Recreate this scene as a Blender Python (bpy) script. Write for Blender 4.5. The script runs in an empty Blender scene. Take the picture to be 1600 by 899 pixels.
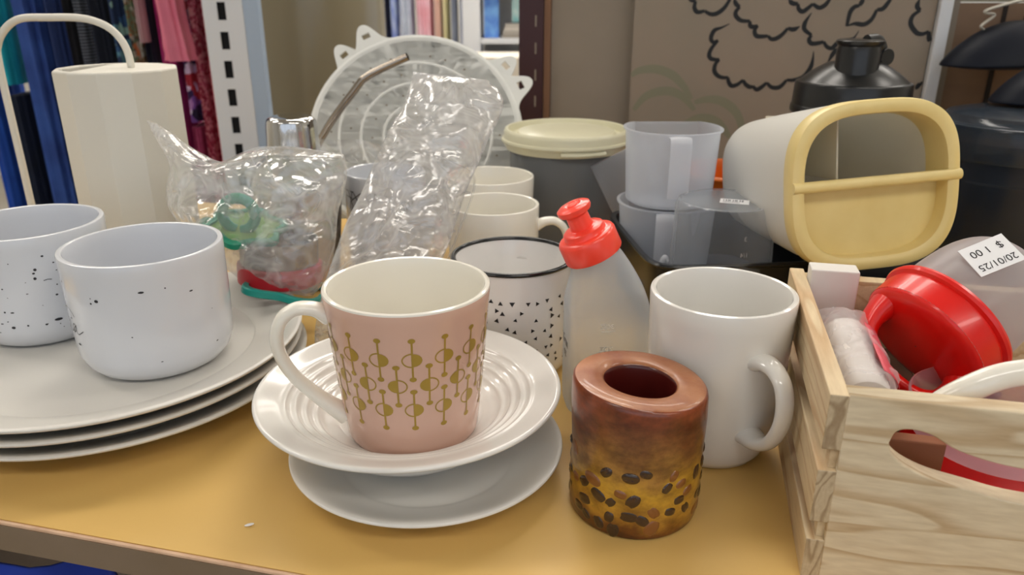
import bpy, bmesh, math, random
from mathutils import Vector, Matrix, noise
PI = math.pi; R = math.radians
sc = bpy.context.scene
C = sc.collection

# ------------------------------------------------------------------ camera, world, exposure
cam_d = bpy.data.cameras.new('camera'); cam = bpy.data.objects.new('camera', cam_d); C.objects.link(cam)
cam.location = (0, 0, .265); cam.rotation_euler = (R(90 - 21), 0, 0)
cam_d.sensor_width = 36; cam_d.lens = 27.0; cam_d.clip_start = .01; cam_d.clip_end = 60
cam_d.dof.use_dof = True; cam_d.dof.focus_distance = .44; cam_d.dof.aperture_fstop = 11
sc.camera = cam
w = bpy.data.worlds.new('sky'); sc.world = w; w.use_nodes = True
w.node_tree.nodes['Background'].inputs[0].default_value = (.80, .88, 1, 1)
w.node_tree.nodes['Background'].inputs[1].default_value = 1.15
sc.view_settings.view_transform = 'Standard'; sc.view_settings.look = 'None'
sc.view_settings.exposure = -0.08; sc.view_settings.gamma = 1
sc.cycles.transparent_max_bounces = 24; sc.cycles.max_bounces = 9
sc.cycles.diffuse_bounces = 4; sc.cycles.glossy_bounces = 4; sc.cycles.sample_clamp_indirect = 6
sc.cycles.caustics_reflective = False; sc.cycles.caustics_refractive = False
LAMP = 14.2      # strength of the ceiling light diffusers

# ------------------------------------------------------------------ materials
def lin(c):
    if isinstance(c, str): c = [int(c[i:i+2], 16) for i in (0, 2, 4)]
    return tuple((v/255/12.92 if v/255 <= .04045 else ((v/255+.055)/1.055)**2.4) for v in c) + (1,)
def newmat(name):
    m = bpy.data.materials.new(name); m.use_nodes = True
    return m, m.node_tree, m.node_tree.nodes['Principled BSDF']
def noise_node(nt, scale, detail=3, stretch=None, rough=.5):
    tc = nt.nodes.new('ShaderNodeTexCoord'); n = nt.nodes.new('ShaderNodeTexNoise')
    n.inputs['Scale'].default_value = scale; n.inputs['Detail'].default_value = detail; n.inputs['Roughness'].default_value = rough
    if stretch:
        mp = nt.nodes.new('ShaderNodeMapping'); mp.inputs['Scale'].default_value = stretch
        nt.links.new(tc.outputs['Object'], mp.inputs[0]); nt.links.new(mp.outputs[0], n.inputs['Vector'])
    else: nt.links.new(tc.outputs['Object'], n.inputs['Vector'])
    return n
def ramp(nt, src, stops):
    r = nt.nodes.new('ShaderNodeValToRGB'); e = r.color_ramp.elements
    while len(e) < len(stops): e.new(.5)
    for i, (p, c) in enumerate(stops): e[i].position = p; e[i].color = lin(c)
    nt.links.new(src, r.inputs[0]); return r
def add_bump(nt, b, src, strength, dist=.001):
    bp = nt.nodes.new('ShaderNodeBump'); bp.inputs['Strength'].default_value = strength; bp.inputs['Distance'].default_value = dist
    nt.links.new(src, bp.inputs['Height']); nt.links.new(bp.outputs[0], b.inputs['Normal'])
def mat(name, col, rough=.5, metal=0, col2=None, scale=30, coat=0, bump=0, bscale=200, stretch=None, spec=.5):
    m, nt, b = newmat(name)
    b.inputs['Base Color'].default_value = lin(col); b.inputs['Roughness'].default_value = rough
    b.inputs['Metallic'].default_value = metal; b.inputs['Coat Weight'].default_value = coat
    b.inputs['Specular IOR Level'].default_value = spec; b.inputs['Coat Roughness'].default_value = .05
    if col2:
        n = noise_node(nt, scale, 4, stretch); r = ramp(nt, n.outputs[0], [(.35, col), (.68, col2)])
        nt.links.new(r.outputs[0], b.inputs['Base Color'])
    if bump:
        n2 = noise_node(nt, bscale, 3); add_bump(nt, b, n2.outputs[0], bump)
    return m
def plastic(name, col, opac=.35, rough=.25, edge=.45, trans=.4, bump=0, bscale=60):
    """thin see-through plastic: clear in the middle, denser where the wall is seen edge on"""
    m, nt, b = newmat(name); L = nt.links
    b.inputs['Base Color'].default_value = lin(col); b.inputs['Roughness'].default_value = rough
    tr = nt.nodes.new('ShaderNodeBsdfTransparent'); tl = nt.nodes.new('ShaderNodeBsdfTranslucent'); tl.inputs[0].default_value = lin(col)
    m1 = nt.nodes.new('ShaderNodeMixShader'); m1.inputs[0].default_value = trans
    L.new(b.outputs[0], m1.inputs[1]); L.new(tl.outputs[0], m1.inputs[2])
    lw = nt.nodes.new('ShaderNodeLayerWeight'); lw.inputs[0].default_value = .35
    ma = nt.nodes.new('ShaderNodeMath'); ma.operation = 'MULTIPLY_ADD'; ma.use_clamp = True
    ma.inputs[1].default_value = edge; ma.inputs[2].default_value = opac
    L.new(lw.outputs['Facing'], ma.inputs[0])
    m2 = nt.nodes.new('ShaderNodeMixShader'); L.new(ma.outputs[0], m2.inputs[0]); L.new(tr.outputs[0], m2.inputs[1]); L.new(m1.outputs[0], m2.inputs[2])
    L.new(m2.outputs[0], nt.nodes['Material Output'].inputs[0])
    if bump:
        n2 = noise_node(nt, bscale, 3); add_bump(nt, b, n2.outputs[0], bump, .002)
    return m
def film(name, milk=.16, gloss=.35, bump=.5):
    """crinkled clear film: see-through, with sharp glints on its creases"""
    m, nt, b = newmat(name); L = nt.links; nt.nodes.remove(b)
    tr = nt.nodes.new('ShaderNodeBsdfTransparent'); tr.inputs[0].default_value = (.97, .97, .97, 1)
    gl = nt.nodes.new('ShaderNodeBsdfGlossy'); gl.inputs['Roughness'].default_value = .16; gl.inputs[0].default_value = (1, 1, 1, 1)
    df = nt.nodes.new('ShaderNodeBsdfDiffuse'); df.inputs[0].default_value = (.9, .9, .9, 1)
    tl = nt.nodes.new('ShaderNodeBsdfTranslucent'); tl.inputs[0].default_value = (.9, .9, .92, 1)
    md = nt.nodes.new('ShaderNodeMixShader'); L.new(df.outputs[0], md.inputs[1]); L.new(tl.outputs[0], md.inputs[2])
    n = noise_node(nt, 26, 3, None, .5); n.inputs['Distortion'].default_value = 1.2
    bp = nt.nodes.new('ShaderNodeBump'); bp.inputs['Strength'].default_value = bump; bp.inputs['Distance'].default_value = .004
    ab = nt.nodes.new('ShaderNodeMath'); ab.operation = 'SUBTRACT'; ab.inputs[1].default_value = .5; L.new(n.outputs[0], ab.inputs[0])
    a2 = nt.nodes.new('ShaderNodeMath'); a2.operation = 'ABSOLUTE'; L.new(ab.outputs[0], a2.inputs[0])
    # creases: cell edges of a warped cell pattern
    tcv = nt.nodes.new('ShaderNodeTexCoord'); wz = noise_node(nt, 22, 2)
    wa = nt.nodes.new('ShaderNodeVectorMath'); wa.operation = 'MULTIPLY_ADD'; wa.inputs[1].default_value = (.035, .035, .035)
    L.new(wz.outputs[1], wa.inputs[0]); L.new(tcv.outputs['Object'], wa.inputs[2])
    vo = nt.nodes.new('ShaderNodeTexVoronoi'); vo.feature = 'F1'; vo.inputs['Scale'].default_value = 62; L.new(wa.outputs[0], vo.inputs['Vector'])
    hs = nt.nodes.new('ShaderNodeMath'); hs.operation = 'MULTIPLY_ADD'; hs.inputs[1].default_value = .45; L.new(vo.outputs['Distance'], hs.inputs[0]); L.new(a2.outputs[0], hs.inputs[2])
    L.new(hs.outputs[0], bp.inputs['Height']); L.new(bp.outputs[0], gl.inputs['Normal'])
    lw = nt.nodes.new('ShaderNodeLayerWeight'); lw.inputs[0].default_value = .4
    f = nt.nodes.new('ShaderNodeMath'); f.operation = 'MULTIPLY_ADD'; f.inputs[1].default_value = .34; f.inputs[2].default_value = gloss*.20; f.use_clamp = True
    L.new(lw.outputs['Facing'], f.inputs[0])
    n5 = noise_node(nt, 17, 3, None, .5); n5.inputs['Distortion'].default_value = 1.4
    s5 = nt.nodes.new('ShaderNodeMath'); s5.operation = 'SUBTRACT'; s5.inputs[1].default_value = .5; L.new(n5.outputs[0], s5.inputs[0])
    a5 = nt.nodes.new('ShaderNodeMath'); a5.operation = 'ABSOLUTE'; L.new(s5.outputs[0], a5.inputs[0])
    k5 = nt.nodes.new('ShaderNodeMapRange'); k5.inputs['From Min'].default_value = 0; k5.inputs['From Max'].default_value = .07; k5.inputs['To Min'].default_value = milk*2.6; k5.inputs['To Max'].default_value = milk; L.new(a5.outputs[0], k5.inputs['Value'])
    m1 = nt.nodes.new('ShaderNodeMixShader'); L.new(k5.outputs[0], m1.inputs[0]); L.new(tr.outputs[0], m1.inputs[1]); L.new(md.outputs[0], m1.inputs[2])
    m2 = nt.nodes.new('ShaderNodeMixShader'); L.new(f.outputs[0], m2.inputs[0]); L.new(m1.outputs[0], m2.inputs[1]); L.new(gl.outputs[0], m2.inputs[2])
    L.new(m2.outputs[0], nt.nodes['Material Output'].inputs[0])
    return m
def pattern_mat(name, base, cols, scale=30, rough=.9):
    m, nt, b = newmat(name); tc = nt.nodes.new('ShaderNodeTexCoord')
    v = nt.nodes.new('ShaderNodeTexVoronoi'); v.inputs['Scale'].default_value = scale
    nz = noise_node(nt, scale*.6, 2)
    ad = nt.nodes.new('ShaderNodeVectorMath'); ad.operation = 'MULTIPLY_ADD'; ad.inputs[1].default_value = (.05, .05, .05)
    nt.links.new(nz.outputs[1], ad.inputs[0]); nt.links.new(tc.outputs['Object'], ad.inputs[2]); nt.links.new(ad.outputs[0], v.inputs['Vector'])
    sp = nt.nodes.new('ShaderNodeSeparateColor'); nt.links.new(v.outputs['Color'], sp.inputs[0])
    st = [(0, base)] + [(.3+.65*i/len(cols), c) for i, c in enumerate(cols)]
    r = ramp(nt, sp.outputs[0], st); r.color_ramp.interpolation = 'CONSTANT'
    nt.links.new(r.outputs[0], b.inputs['Base Color']); b.inputs['Roughness'].default_value = rough
    return m
def wood(name, light, dark, axis_scale=(6, 60, 60), scale=1.0, contrast=(.35, .75), rough=.55):
    m, nt, b = newmat(name); L = nt.links; tc = nt.nodes.new('ShaderNodeTexCoord')
    mp = nt.nodes.new('ShaderNodeMapping'); mp.inputs['Scale'].default_value = axis_scale; L.new(tc.outputs['Object'], mp.inputs[0])
    n = nt.nodes.new('ShaderNodeTexNoise'); n.inputs['Scale'].default_value = scale; n.inputs['Detail'].default_value = 1.5; n.inputs['Distortion'].default_value = .4
    L.new(mp.outputs[0], n.inputs['Vector'])
    mm = nt.nodes.new('ShaderNodeMath'); mm.operation = 'MULTIPLY'; mm.inputs[1].default_value = 9; L.new(n.outputs[0], mm.inputs[0])
    fr = nt.nodes.new('ShaderNodeMath'); fr.operation = 'FRACT'; L.new(mm.outputs[0], fr.inputs[0])
    r = ramp(nt, fr.outputs[0], [(0, light), (contrast[0], light), (contrast[1], dark), (.95, light)])
    r.color_ramp.interpolation = 'EASE'
    n3 = nt.nodes.new('ShaderNodeTexNoise'); n3.inputs['Scale'].default_value = 1; n3.inputs['Detail'].default_value = 4
    mp3 = nt.nodes.new('ShaderNodeMapping'); mp3.inputs['Scale'].default_value = tuple(a*14 for a in axis_scale); L.new(tc.outputs['Object'], mp3.inputs[0]); L.new(mp3.outputs[0], n3.inputs['Vector'])
    mx = nt.nodes.new('ShaderNodeMix'); mx.data_type = 'RGBA'; mx.blend_type = 'MULTIPLY'; mx.inputs[0].default_value = .5
    r3 = ramp(nt, n3.outputs[0], [(.3, 'd8cfc4'), (.7, 'ffffff')])
    L.new(r.outputs[0], mx.inputs[6]); L.new(r3.outputs[0], mx.inputs[7]); L.new(mx.outputs[2], b.inputs['Base Color'])
    b.inputs['Roughness'].default_value = rough; add_bump(nt, b, n3.outputs[0], .15, .0005)
    return m
def emis(name, col, s):
    m, nt, b = newmat(name); b.inputs['Base Color'].default_value = lin(col)
    b.inputs['Emission Color'].default_value = lin(col); b.inputs['Emission Strength'].default_value = s; return m

M = {}
M['cer'] = mat('white_ceramic', 'e2e0db', .12, coat=.3)
M['cerw'] = mat('warm_white_ceramic', 'ebe7dc', .12, coat=.3)
M['plate'] = mat('matte_plate_glaze', 'd9d6cf', .28)
M['greyglaze'] = mat('cool_white_glaze', 'd2d5db', .12, coat=.3)
M['foot'] = mat('unglazed_foot', 'b9b4aa', .7)
M['pink'] = mat('pink_glaze', 'd3ad9b', .16, coat=.3)
M['gold'] = mat('gold_print', 'ab8e3c', .32, metal=.25)
M['black'] = mat('black_print', '15151a', .4)
M['ink'] = mat('speckle_ink', '24242a', .5)
M['enamel'] = mat('white_enamel', 'e4e2df', .13, coat=.4)
M['rim'] = mat('black_enamel_rim', '101216', .18)
M['steel'] = mat('polished_steel', 'c9c9c9', .09, metal=1)
M['steel2'] = mat('brushed_steel', 'a79d92', .22, metal=1)
M['cream'] = mat('cream_plastic', 'dcd8cc', .42)
M['creamlid'] = mat('pale_yellow_plastic', 'd6d0ae', .3)
M['yellow'] = mat('butter_yellow_plastic', 'ecd796', .38, col2='e4cd88', scale=25)
M['whitepl'] = mat('white_plastic', 'e3e2dd', .35)
M['creamlid'] = mat('pale_yellow_plastic_lid', 'd6d2b6', .3)
M['silic'] = mat('grey_white_silicone', 'd9dad6', .6)
M['darkdot'] = mat('brown_dot', '7a6a54', .8)  # flat brown dots drawn where the cover has holes
M['coral'] = mat('coral_plastic', 'ff4a38', .28, coat=.2)
M['red'] = mat('red_plastic', 'e01812', .3, coat=.2)
M['redr'] = mat('red_silicone', 'b8202c', .4)
M['green'] = mat('teal_green_plastic', '0f8a6c', .35)
M['lime'] = mat('lime_green_plastic', '6a9a3a', .4)
M['teal'] = mat('teal_plastic', '128f84', .35)
M['blackpl'] = mat('black_plastic', '17181a', .28)
M['navypl'] = mat('navy_black_plastic', '1e2838', .4)
M['darknavy'] = mat('dark_navy_gloss', '070e1c', .5, spec=.2)
M['orange'] = mat('orange_plastic', 'e0701a', .4)
M['hook'] = mat('milky_hook', 'b8b3a8', .4)
M['paper'] = mat('white_label_paper', 'e8e8ea', .6)
M['box'] = mat('white_card', 'dfdcd8', .6, col2='d6d2cd', scale=20)
M['kraft'] = mat('kraft_board', '7d6552', .85, col2='8a705b', scale=9, stretch=(1, 1, 4))
M['kraft2'] = mat('terracotta_card', 'a0694c', .8)
M['darkseam'] = mat('dark_seam', '2c2522', .9)
M['canvas'] = mat('beige_canvas', '98897a', .9, col2='8f8577', scale=9, bump=.25, bscale=900)
M['stroke'] = mat('black_paint', '101316', .6)
M['faint'] = mat('grey_green_paint', '85836f', .9)
M['taupe'] = mat('taupe_panel', '8c8174', .85, col2='978b7d', scale=7)
M['wine'] = mat('wine_brown_post', '3a1a20', .5)
M['brownedge'] = mat('brown_board_edge', '7c5a42', .7)
M['whitemetal'] = mat('white_powder_coated_metal', 'd6d9de', .45)
M['bluemetal'] = mat('pale_blue_metal', 'a3b4c9', .45)
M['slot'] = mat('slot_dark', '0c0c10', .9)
M['pillar'] = mat('olive_beige_glossy_paint', '8a8068', .22, col2='827860', scale=3)
M['edge'] = mat('grey_brown_edge_band', '83705c', .5, col2='79664f', scale=14)
M['worn'] = mat('worn_edge_line', 'd8b596', .5, col2='c09a7c', scale=60)
M['bean'] = mat('roasted_coffee_bean', '3e2412', .25, col2='2a1a0e', scale=120, coat=.5)
M['beanl'] = mat('pale_coffee_bean', '7e4c1e', .3, coat=.5)
M['milky'] = plastic('milky_bottle_plastic', 'ccd3da', .40, .2, .40, .4, bump=.25, bscale=40)
M['whitepl'] = plastic('white_drainer_plastic', 'ecebe6', 1, .35, 0, .2)
M['inwhite'] = plastic('offwhite_inner_plastic', 'ebe7da', 1, .45, 0, .45)
M['measure'] = plastic('frosted_measuring_cup_plastic', 'dadfe8', .32, .22, .50, .45)
M['measureh'] = plastic('frosted_handle_plastic', 'e2e5ec', .6, .2, .3, .4)
M['clearcup'] = plastic('clear_hard_plastic', 'c2c8d0', .15, .12, .50, .3)
M['greybody'] = plastic('smoky_container_plastic', '8e9296', .62, .25, .3, .3)
M['smoke'] = plastic('dark_smoke_plastic', '343c48', .50, .18, .4, .2)
M['smokelid'] = plastic('dark_smoke_lid', '3a4450', .62, .15, .3, .2)
M['frost'] = plastic('frosted_grey_plastic', 'ccc8ca', .55, .28, .4, .5)
M['pinkt'] = plastic('pinkish_translucent_plastic', 'dbb6c0', .55, .2, .3, .5)
M['film'] = film('clear_bag_film', .20, .40, .55)
M['film2'] = film('tight_clear_film', .10, .12, .35)
M['wrap'] = plastic('clear_wrap_film', 'efebee', .16, .12, .45, .5, bump=.5, bscale=60)
M['tint'] = plastic('thin_clear_tray', 'c6c8cc', .20, .1, .45, .4)

# table top: mustard laminate with faint scuffs
m, nt, b = newmat('mustard_laminate'); M['table'] = m
n1 = noise_node(nt, 6, 5); r1 = ramp(nt, n1.outputs[0], [(.3, 'd6b066'), (.7, 'deb86f')]); nt.links.new(r1.outputs[0], b.inputs['Base Color'])
b.inputs['Roughness'].default_value = .42; n2 = noise_node(nt, 500, 3); add_bump(nt, b, n2.outputs[0], .08, .0004)
# candle wax: amber core, orange-brown rims, marbled
m, nt, b = newmat('marbled_amber_wax'); M['wax'] = m; L = nt.links
tc = nt.nodes.new('ShaderNodeTexCoord'); sx = nt.nodes.new('ShaderNodeSeparateXYZ'); L.new(tc.outputs['Object'], sx.inputs[0])
n1 = noise_node(nt, 45, 5, None, .6); mA = nt.nodes.new('ShaderNodeMath'); mA.operation = 'MULTIPLY_ADD'; mA.inputs[1].default_value = .045; L.new(n1.outputs[0], mA.inputs[0]); L.new(sx.outputs[2], mA.inputs[2])
mB = nt.nodes.new('ShaderNodeMath'); mB.operation = 'MULTIPLY_ADD'; mB.inputs[1].default_value = 11; mB.inputs[2].default_value = -.17; L.new(mA.outputs[0], mB.inputs[0])
r1 = ramp(nt, mB.outputs[0], [(0, '5a2c12'), (.12, '74420f'), (.24, 'b5842a'), (.40, 'c4982e'), (.52, 'a67a38'), (.66, '84562c'), (.80, '7c4020'), (.93, '904422')])
nv = noise_node(nt, 75, 6, (1, 1, 1.6), .65); rv = ramp(nt, nv.outputs[0], [(.36, '8f8078'), (.62, 'ffffff')])
mxw = nt.nodes.new('ShaderNodeMix'); mxw.data_type = 'RGBA'; mxw.blend_type = 'MULTIPLY'; mxw.inputs[0].default_value = .75
L.new(r1.outputs[0], mxw.inputs[6]); L.new(rv.outputs[0], mxw.inputs[7]); L.new(mxw.outputs[2], b.inputs['Base Color'])
b.inputs['Roughness'].default_value = .3; b.inputs['Coat Weight'].default_value = .3; b.inputs['Coat Roughness'].default_value = .15
b.inputs['Subsurface Weight'].default_value = .12; b.inputs['Subsurface Radius'].default_value = (.01, .004, .002)
n2 = noise_node(nt, 120, 4); add_bump(nt, b, n2.outputs[0], .25, .0006)
M['waxtop'] = mat('scuffed_wax_top', 'a8714a', .4, col2='8a4c28', scale=55, coat=.2, bump=.3, bscale=150)
M['waxin'] = mat('dark_red_wax', '4c1410', .3, coat=.3)
M['crate'] = wood('pale_pine', 'dccdb0', 'c3ab88', (5, 30, 30), 1.0, (.45, .85))
M['crateside'] = wood('pale_pine_side', 'dcc8a4', 'c8a981', (30, 3.5, 30), 1.0, (.45, .85))
M['crateend'] = wood('pine_end_grain', 'c4b294', 'a08a6c', (60, 25, 25), 1.0)

# ------------------------------------------------------------------ mesh helpers
def obj(name, bm, material, parent=None, smooth=True, loc=None, rot=None, bevel=0, solid=0, label=None):
    bmesh.ops.recalc_face_normals(bm, faces=bm.faces)
    me = bpy.data.meshes.new(name); bm.to_mesh(me); bm.free()
    for mm in (material if isinstance(material, (list, tuple)) else [material]): me.materials.append(mm)
    if smooth:
        for p in me.polygons: p.use_smooth = True
        me.set_sharp_from_angle(angle=R(38))
    o = bpy.data.objects.new(name, me); C.objects.link(o)
    if parent: o.parent = parent
    if loc: o.location = loc
    if rot: o.rotation_euler = rot
    if solid:
        s = o.modifiers.new('s', 'SOLIDIFY'); s.thickness = solid; s.offset = -1
    if bevel:
        s = o.modifiers.new('b', 'BEVEL'); s.width = bevel; s.segments = 2; s.limit_method = 'ANGLE'
    if label: o['label'] = label
    return o
def tag(o, label, cat, group=None, kind=None):
    o['label'] = label; o['category'] = cat
    if group: o['group'] = group
    if kind: o['kind'] = kind
    return o
def thing(name, label, cat, loc=(0, 0, 0), rot=(0, 0, 0), group=None):
    o = bpy.data.objects.new(name, None); C.objects.link(o); o.empty_display_size = .02
    o.location = loc; o.rotation_euler = rot; return tag(o, label, cat, group)
def struct(o): o['kind'] = 'structure'; return o
def lathe(prof, seg=72, mids=None, bm=None, sx=1, sy=1, facet=None):
    """revolve (r, z) points; mids gives a material index for each profile step"""
    bm = bm or bmesh.new(); rings = []
    for r, z in prof:
        if r < 1e-6: rings.append([bm.verts.new((0, 0, z))])
        else: rings.append([bm.verts.new((r*sx*math.cos(2*PI*i/seg), r*sy*math.sin(2*PI*i/seg), z)) for i in range(seg)])
    for k in range(len(rings)-1):
        a, b_ = rings[k], rings[k+1]
        if len(a) == 1 and len(b_) == 1: continue
        for i in range(seg):
            j = (i+1) % seg
            if len(a) == 1: f = bm.faces.new((a[0], b_[i], b_[j]))
            elif len(b_) == 1: f = bm.faces.new((a[i], b_[0], a[j]))
            else: f = bm.faces.new((a[i], b_[i], b_[j], a[j]))
            if mids: f.material_index = mids[k]
    return bm
def smooth_prof(pts, n=6):
    """Catmull-Rom through profile points"""
    P = [pts[0]] + list(pts) + [pts[-1]]; out = []
    for i in range(1, len(P)-2):
        for k in range(n):
            t = k/n; q = []
            for d in range(len(P[0])):
                p0, p1, p2, p3 = P[i-1][d], P[i][d], P[i+1][d], P[i+2][d]
                q.append(.5*((2*p1)+(-p0+p2)*t+(2*p0-5*p1+4*p2-p3)*t*t+(-p0+3*p1-3*p2+p3)*t**3))
            out.append(tuple(q))
    out.append(tuple(pts[-1])); return out
def tube(pts, rad, seg=12, n=8, bm=None, up=(0, 0, 1), flat=1.0, caps=True, spline=True, closed=False):
    """sweep an ellipse (rad, rad*flat) along pts; rad a number or a list; flat scales the axis nearest 'up'"""
    bm = bm or bmesh.new()
    rl = [rad]*len(pts) if not isinstance(rad, (list, tuple)) else list(rad)
    P = [tuple(p)+(r_,) for p, r_ in zip(pts, rl)]
    if spline: P = smooth_prof(P, n)
    V = [Vector(p[:3]) for p in P]; U = Vector(up).normalized(); rings = []
    prev = None
    for i, v in enumerate(V):
        t = (V[min(i+1, len(V)-1)]-V[max(i-1, 0)]).normalized()
        if prev is None:
            s = t.cross(U)
            if s.length < 1e-3: s = t.cross(Vector((0, 1, .01)))
            s.normalize()
        else:
            s = (prev - t*prev.dot(t)).normalized()
        prev = s; u = s.cross(t).normalized(); r_ = P[i][3]
        rings.append([bm.verts.new(v + s*math.cos(2*PI*k/seg)*r_ + u*math.sin(2*PI*k/seg)*r_*flat) for k in range(seg)])
    for a, b_ in zip(rings, rings[1:]):
        for k in range(seg): bm.faces.new((a[k], a[(k+1) % seg], b_[(k+1) % seg], b_[k]))
    if caps:
        bm.faces.new(rings[0][::-1]); bm.faces.new(rings[-1])
    return bm
def box(x0, x1, y0, y1, z0, z1, bm=None, M4=None):
    bm = bm or bmesh.new()
    vs = [bm.verts.new((M4 @ Vector((x, y, z))) if M4 else (x, y, z)) for z in (z0, z1) for y in (y0, y1) for x in (x0, x1)]
    for f in ((0, 2, 3, 1), (4, 5, 7, 6), (0, 1, 5, 4), (2, 6, 7, 3), (0, 4, 6, 2), (1, 3, 7, 5)): bm.faces.new([vs[i] for i in f])
    return bm
def loft(rings, bm=None, cap0=False, cap1=False, closed=True):
    bm = bm or bmesh.new(); RR = [[bm.verts.new(p) for p in r_] for r_ in rings]; n = len(RR[0])
    for a, b_ in zip(RR, RR[1:]):
        for k in range(n if closed else n-1): bm.faces.new((a[k], a[(k+1) % n], b_[(k+1) % n], b_[k]))
    if cap0: bm.faces.new(RR[0][::-1])
    if cap1: bm.faces.new(RR[-1])
    return bm
def sellipse(a, b, e=2, n=64, ph=0):
    out = []
    for i in range(n):
        t = 2*PI*i/n+ph; c_, s_ = math.cos(t), math.sin(t)
        out.append((a*math.copysign(abs(c_)**(2/e), c_), b*math.copysign(abs(s_)**(2/e), s_)))
    return out
def blob(bm, c, rx, ry, rz, M3=None, u=10, v=6):
    g = bmesh.ops.create_uvsphere(bm, u_segments=u, v_segments=v, radius=1)['verts']
    for q in g:
        p = Vector((q.co.x*rx, q.co.y*ry, q.co.z*rz)); p = (M3 @ p) if M3 else p; q.co = p + Vector(c)
def shape(name, outer, holes, depth, material, parent=None, loc=None, rot=None, bevel=0):
    """flat plate of the given outline, with holes, as a filled curve"""
    cu = bpy.data.curves.new(name, 'CURVE'); cu.dimensions = '2D'; cu.fill_mode = 'BOTH'; cu.extrude = depth/2; cu.bevel_depth = bevel; cu.bevel_resolution = 1
    for pl in [outer]+holes:
        s = cu.splines.new('POLY'); s.points.add(len(pl)-1); s.use_cyclic_u = True
        for q, p in zip(s.points, pl): q.co = (p[0], p[1], 0, 1)
    cu.materials.append(material); o = bpy.data.objects.new(name, cu); C.objects.link(o)
    dg = bpy.context.evaluated_depsgraph_get(); me = bpy.data.meshes.new_from_object(o.evaluated_get(dg))
    bpy.data.objects.remove(o); o = bpy.data.objects.new(name, me); C.objects.link(o)
    if parent: o.parent = parent
    if loc: o.location = loc
    if rot: o.rotation_euler = rot
    return o
def text(name, s, size, material, parent, loc, rot, depth=.0001, sx=1):
    cu = bpy.data.curves.new(name, 'FONT'); cu.body = s; cu.size = size; cu.extrude = depth; cu.align_x = 'CENTER'; cu.align_y = 'CENTER'; cu.materials.append(material)
    o = bpy.data.objects.new(name, cu); C.objects.link(o)
    dg = bpy.context.evaluated_depsgraph_get(); me = bpy.data.meshes.new_from_object(o.evaluated_get(dg)); bpy.data.objects.remove(o)
    for v in me.vertices: v.co.x *= sx
    o = bpy.data.objects.new(name, me); C.objects.link(o); o.parent = parent; o.location = loc; o.rotation_euler = rot; return o
def ribbon(bm, pts, wds, z, plane):
    """painted stroke of changing width; plane maps (u, v) into space"""
    n = len(pts); Lf, Rt = [], []
    for i in range(n):
        a, b_ = pts[max(i-1, 0)], pts[min(i+1, n-1)]; dx, dy = b_[0]-a[0], b_[1]-a[1]; l = math.hypot(dx, dy) or 1
        nx, ny = -dy/l, dx/l; ww = wds[i]/2
        Lf.append(bm.verts.new(plane(pts[i][0]+nx*ww, pts[i][1]+ny*ww))); Rt.append(bm.verts.new(plane(pts[i][0]-nx*ww, pts[i][1]-ny*ww)))
    for i in range(n-1): bm.faces.new((Lf[i], Lf[i+1], Rt[i+1], Rt[i]))
def rf(prof, z):
    """radius of a (r, z) outline at height z"""
    for (r0, z0), (r1, z1) in zip(prof, prof[1:]):
        if z0 <= z <= z1: return r0+(r1-r0)*(z-z0)/max(z1-z0, 1e-9)
    return prof[-1][0]
def mug_prof(outer, wall, floor_t, foot=True):
    """outer: (r, z) up the outside; returns the closed profile over the lip and down inside"""
    h = outer[-1][1]; rt = outer[-1][0]
    prof = [(0, .0015), (outer[0][0]-.004, .0015), (outer[0][0]-.003, 0)] + list(outer)
    prof += [(rt-.0004, h+.0009), (rt-wall*.5, h+.0014), (rt-wall+.0004, h+.0009)]
    inn = [(max(r_-wall, .001), z) for r_, z in outer if z > floor_t+.006][::-1]
    prof += inn
    rb = rf(outer, floor_t+.004)-wall
    prof += [(rb, floor_t+.004), (rb-.003, floor_t+.001), (rb-.008, floor_t), (0, floor_t)]
    return prof
def mug_handle(pts, rad, flat, az, parent, material, name='handle'):
    """pts in (r, z) turned to the given azimuth"""
    c_, s_ = math.cos(az), math.sin(az)
    return obj(name, tube([(r_*c_, r_*s_, z) for r_, z in pts], rad, 16, 8, up=(-s_, c_, 0), flat=flat), material, parent)

# ------------------------------------------------------------------ the shop around the shelf
struct(obj('floor', box(-3.5, 3.5, -2.6, 5.6, -.95, -.9), mat('shop_floor_vinyl', 'a09a90', .5, col2='948d82', scale=4), smooth=False))
struct(obj('ceiling', box(-3.5, 3.5, -2.6, 5.6, 1.9, 1.95), mat('ceiling_paint', 'dad8d2', .9), smooth=False))
wp = mat('wall_paint', 'cfccc4', .85)
struct(obj('wall_back', box(-3.5, 3.5, 5.5, 5.6, -.9, 1.9), wp, smooth=False))
struct(obj('wall_left', box(-3.6, -3.5, -2.6, 5.6, -.9, 1.9), wp, smooth=False))
bm = box(3.5, 3.6, -2.6, 2.4, -.9, 1.9); box(3.5, 3.6, 2.4, 5.6, -.9, -.4, bm); box(3.5, 3.6, 2.4, 5.6, 1.6, 1.9, bm); box(3.5, 3.6, 5.3, 5.6, -.4, 1.6, bm)
struct(obj('wall_right', bm, wp, smooth=False))
bm = box(3.52, 3.58, 2.4, 5.3, 1.55, 1.6); box(3.52, 3.58, 2.4, 5.3, -.4, -.35, bm)
for y in (2.4, 3.85, 5.25): box(3.52, 3.58, y, y+.05, -.35, 1.55, bm)
struct(obj('added_window', bm, M['whitemetal'], smooth=False))  # opening and frame added so that sky light brightens the far shop
bm = box(-3.5, 3.5, -2.7, -2.6, -.9, -.1); box(-3.5, 3.5, -2.7, -2.6, 1.6, 1.9, bm); box(-3.5, -2.6, -2.7, -2.6, -.1, 1.6, bm); box(2.2, 3.5, -2.7, -2.6, -.1, 1.6, bm)
struct(obj('wall_front', bm, wp, smooth=False))
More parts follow.
